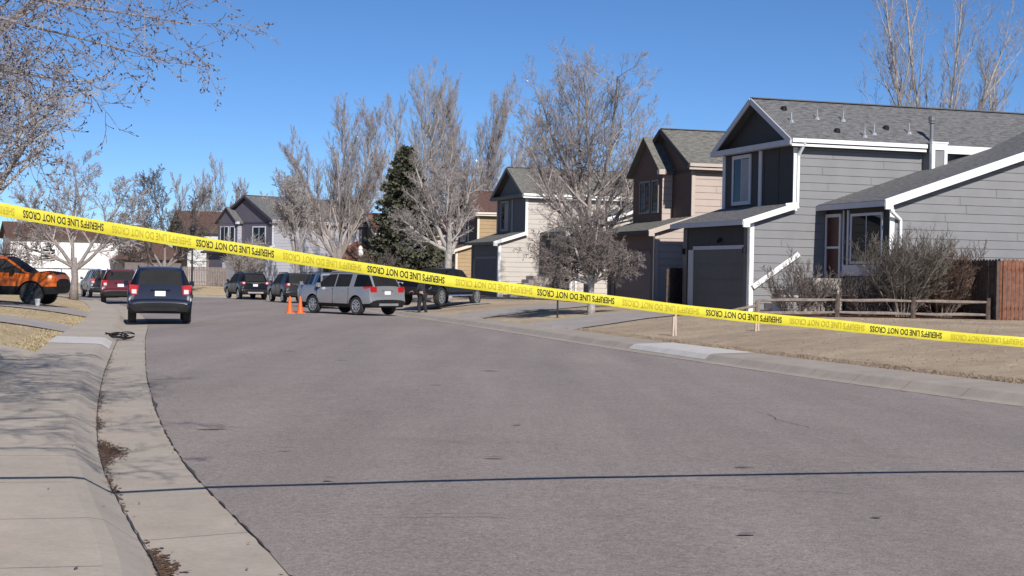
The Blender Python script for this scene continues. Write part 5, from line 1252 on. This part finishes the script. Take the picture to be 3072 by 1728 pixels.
up = [0, 1, 2, 3, 15, 16, 17, 19, 20, 21]; mp_ = {a: i for i, a in enumerate(up)}
skinned('jacket', [(J[a][0], J[a][1] + .02, (J[a][2] if len(J[a]) > 2 else J[a][1]) + .02) for a in up], [(mp_[a], mp_[b]) for a, b in E_ if a in mp_ and b in mp_], paint('navy_cloth', (.02, .021, .03), .85, var=.15), root)
lo = [0, 7, 8, 9, 11, 12, 13]; mp_ = {a: i for i, a in enumerate(lo)}
skinned('trousers', [(J[a][0], J[a][1] + .02, (J[a][2] if len(J[a]) > 2 else J[a][1]) + .02) for a in lo], [(mp_[a], mp_[b]) for a, b in E_ if a in mp_ and b in mp_], paint('dark_cloth', (.018, .018, .022), .85, var=.15), root)
for sgn, (ax, ay) in ((1, (.06, .13)), (-1, (-.16, -.13))):
    mb = MB(); mb.tube([Vector((ax - .06, ay, .055)), Vector((ax + .04, ay, .06)), Vector((ax + .15, ay, .04)), Vector((ax + .19, ay, .035))], [.05, .056, .047, .03], 10); mb.build('shoe', M_BLACK, root, True)
mb = MB(); mb.lathe([(.088, 1.70), (.092, 1.76), (.075, 1.83), (.03, 1.86)], 16, 'z', Matrix.Translation((.09, 0, 0))); mb.build('hair', paint('dark_hair', (.02, .015, .012), .7), root, True)
for s in (1, -1):
    mb = MB(); mb.lathe([(.004, -.008), (.012, 0), (.004, .008)], 8, 'z', Matrix.Translation((.178, s * .032, 1.71))); mb.build('eye', M_BLACK, root)
mb = MB(); mb.add([(.18, 0, 1.715), (.18, .014, 1.675), (.205, 0, 1.678), (.18, -.014, 1.675)], [(0, 1, 2), (0, 2, 3), (1, 3, 2), (0, 3, 1)]); mb.build('nose', body.data.materials[0], root)
grass('grass', 16000, (-1.5, 16.5, 20.5, 47.0), 1, None, .45)
grass('grass', 9000, (-1.5, 16.5, 20.5, 47.0), 3)
grass('grass', 7000, (-19.5, -7.5, 26.0, 58.0), 2, M_BLADE_Y, .5)
grass('grass', 4000, (-19.5, -7.5, 26.0, 58.0), 4, M_BLADE_Y)

# loose grit and leaf litter along the left gutter
mb = MB(); r = random.Random(77)
for k in range(420):
    i = r.randrange(10, 95); t = r.random(); p = AL[i] * (1 - t) + AL[i + 1] * t; o = (.60 + r.gauss(0, .05)) if r.random() < .5 else r.choice((r.uniform(.05, 1.9), r.gauss(.03, .04)))
    q = p + NL[i] * o; zz = float(gz(q[1])) + float(np.interp(o, [-.2, 0, .64, .66, .86, .95, 1.9], [.01, 0, -.026, -.022, .107, .122, .142])) + .006
    a = r.uniform(0, 6.28); l, w = r.uniform(.008, .03), r.uniform(.004, .012); d = Vector((math.cos(a), math.sin(a), 0)); n_ = Vector((-d.y, d.x, 0)); c = Vector((q[0], q[1], zz))
    mb.face([c - d * l, c - n_ * w + Vector((0, 0, .004)), c + d * l + Vector((0, 0, .006)), c + n_ * w])
tag(mb.build('leaf_litter', M_DIRT), kind='stuff')
# hairline cracks in the asphalt
mb = MB(); r = random.Random(8)
for (x, y, a, L) in ((-2.6, 15.6, 20, 1.6), (.4, 13.6, 165, 1.9), (1.2, 18.5, 10, 2.4), (-3.2, 24, 175, 2.6), (2.6, 10.6, 150, 1.3), (-.8, 9.4, 12, 1.0), (-1.6, 31, 5, 3.0), (3.2, 15.5, 95, 2.2), (-5.0, 34, 100, 4.0)):
    p = Vector((x, y)); h = R(a); prev = None
    for k in range(int(L / .12)):
        h += r.gauss(0, .35); h += (R(a) - h) * .25; p = p + Vector((math.cos(h), math.sin(h))) * .12; w = r.uniform(.002, .006)
        n_ = Vector((-math.sin(h), math.cos(h))); z = float(gz(p.y)) + .044
        cur = ((p.x - n_.x * w, p.y - n_.y * w, z), (p.x + n_.x * w, p.y + n_.y * w, z))
        if prev: mb.face([prev[0], cur[0], cur[1], prev[1]])
        prev = cur
tag(mb.build('road_cracks', M_TAR), kind='stuff')
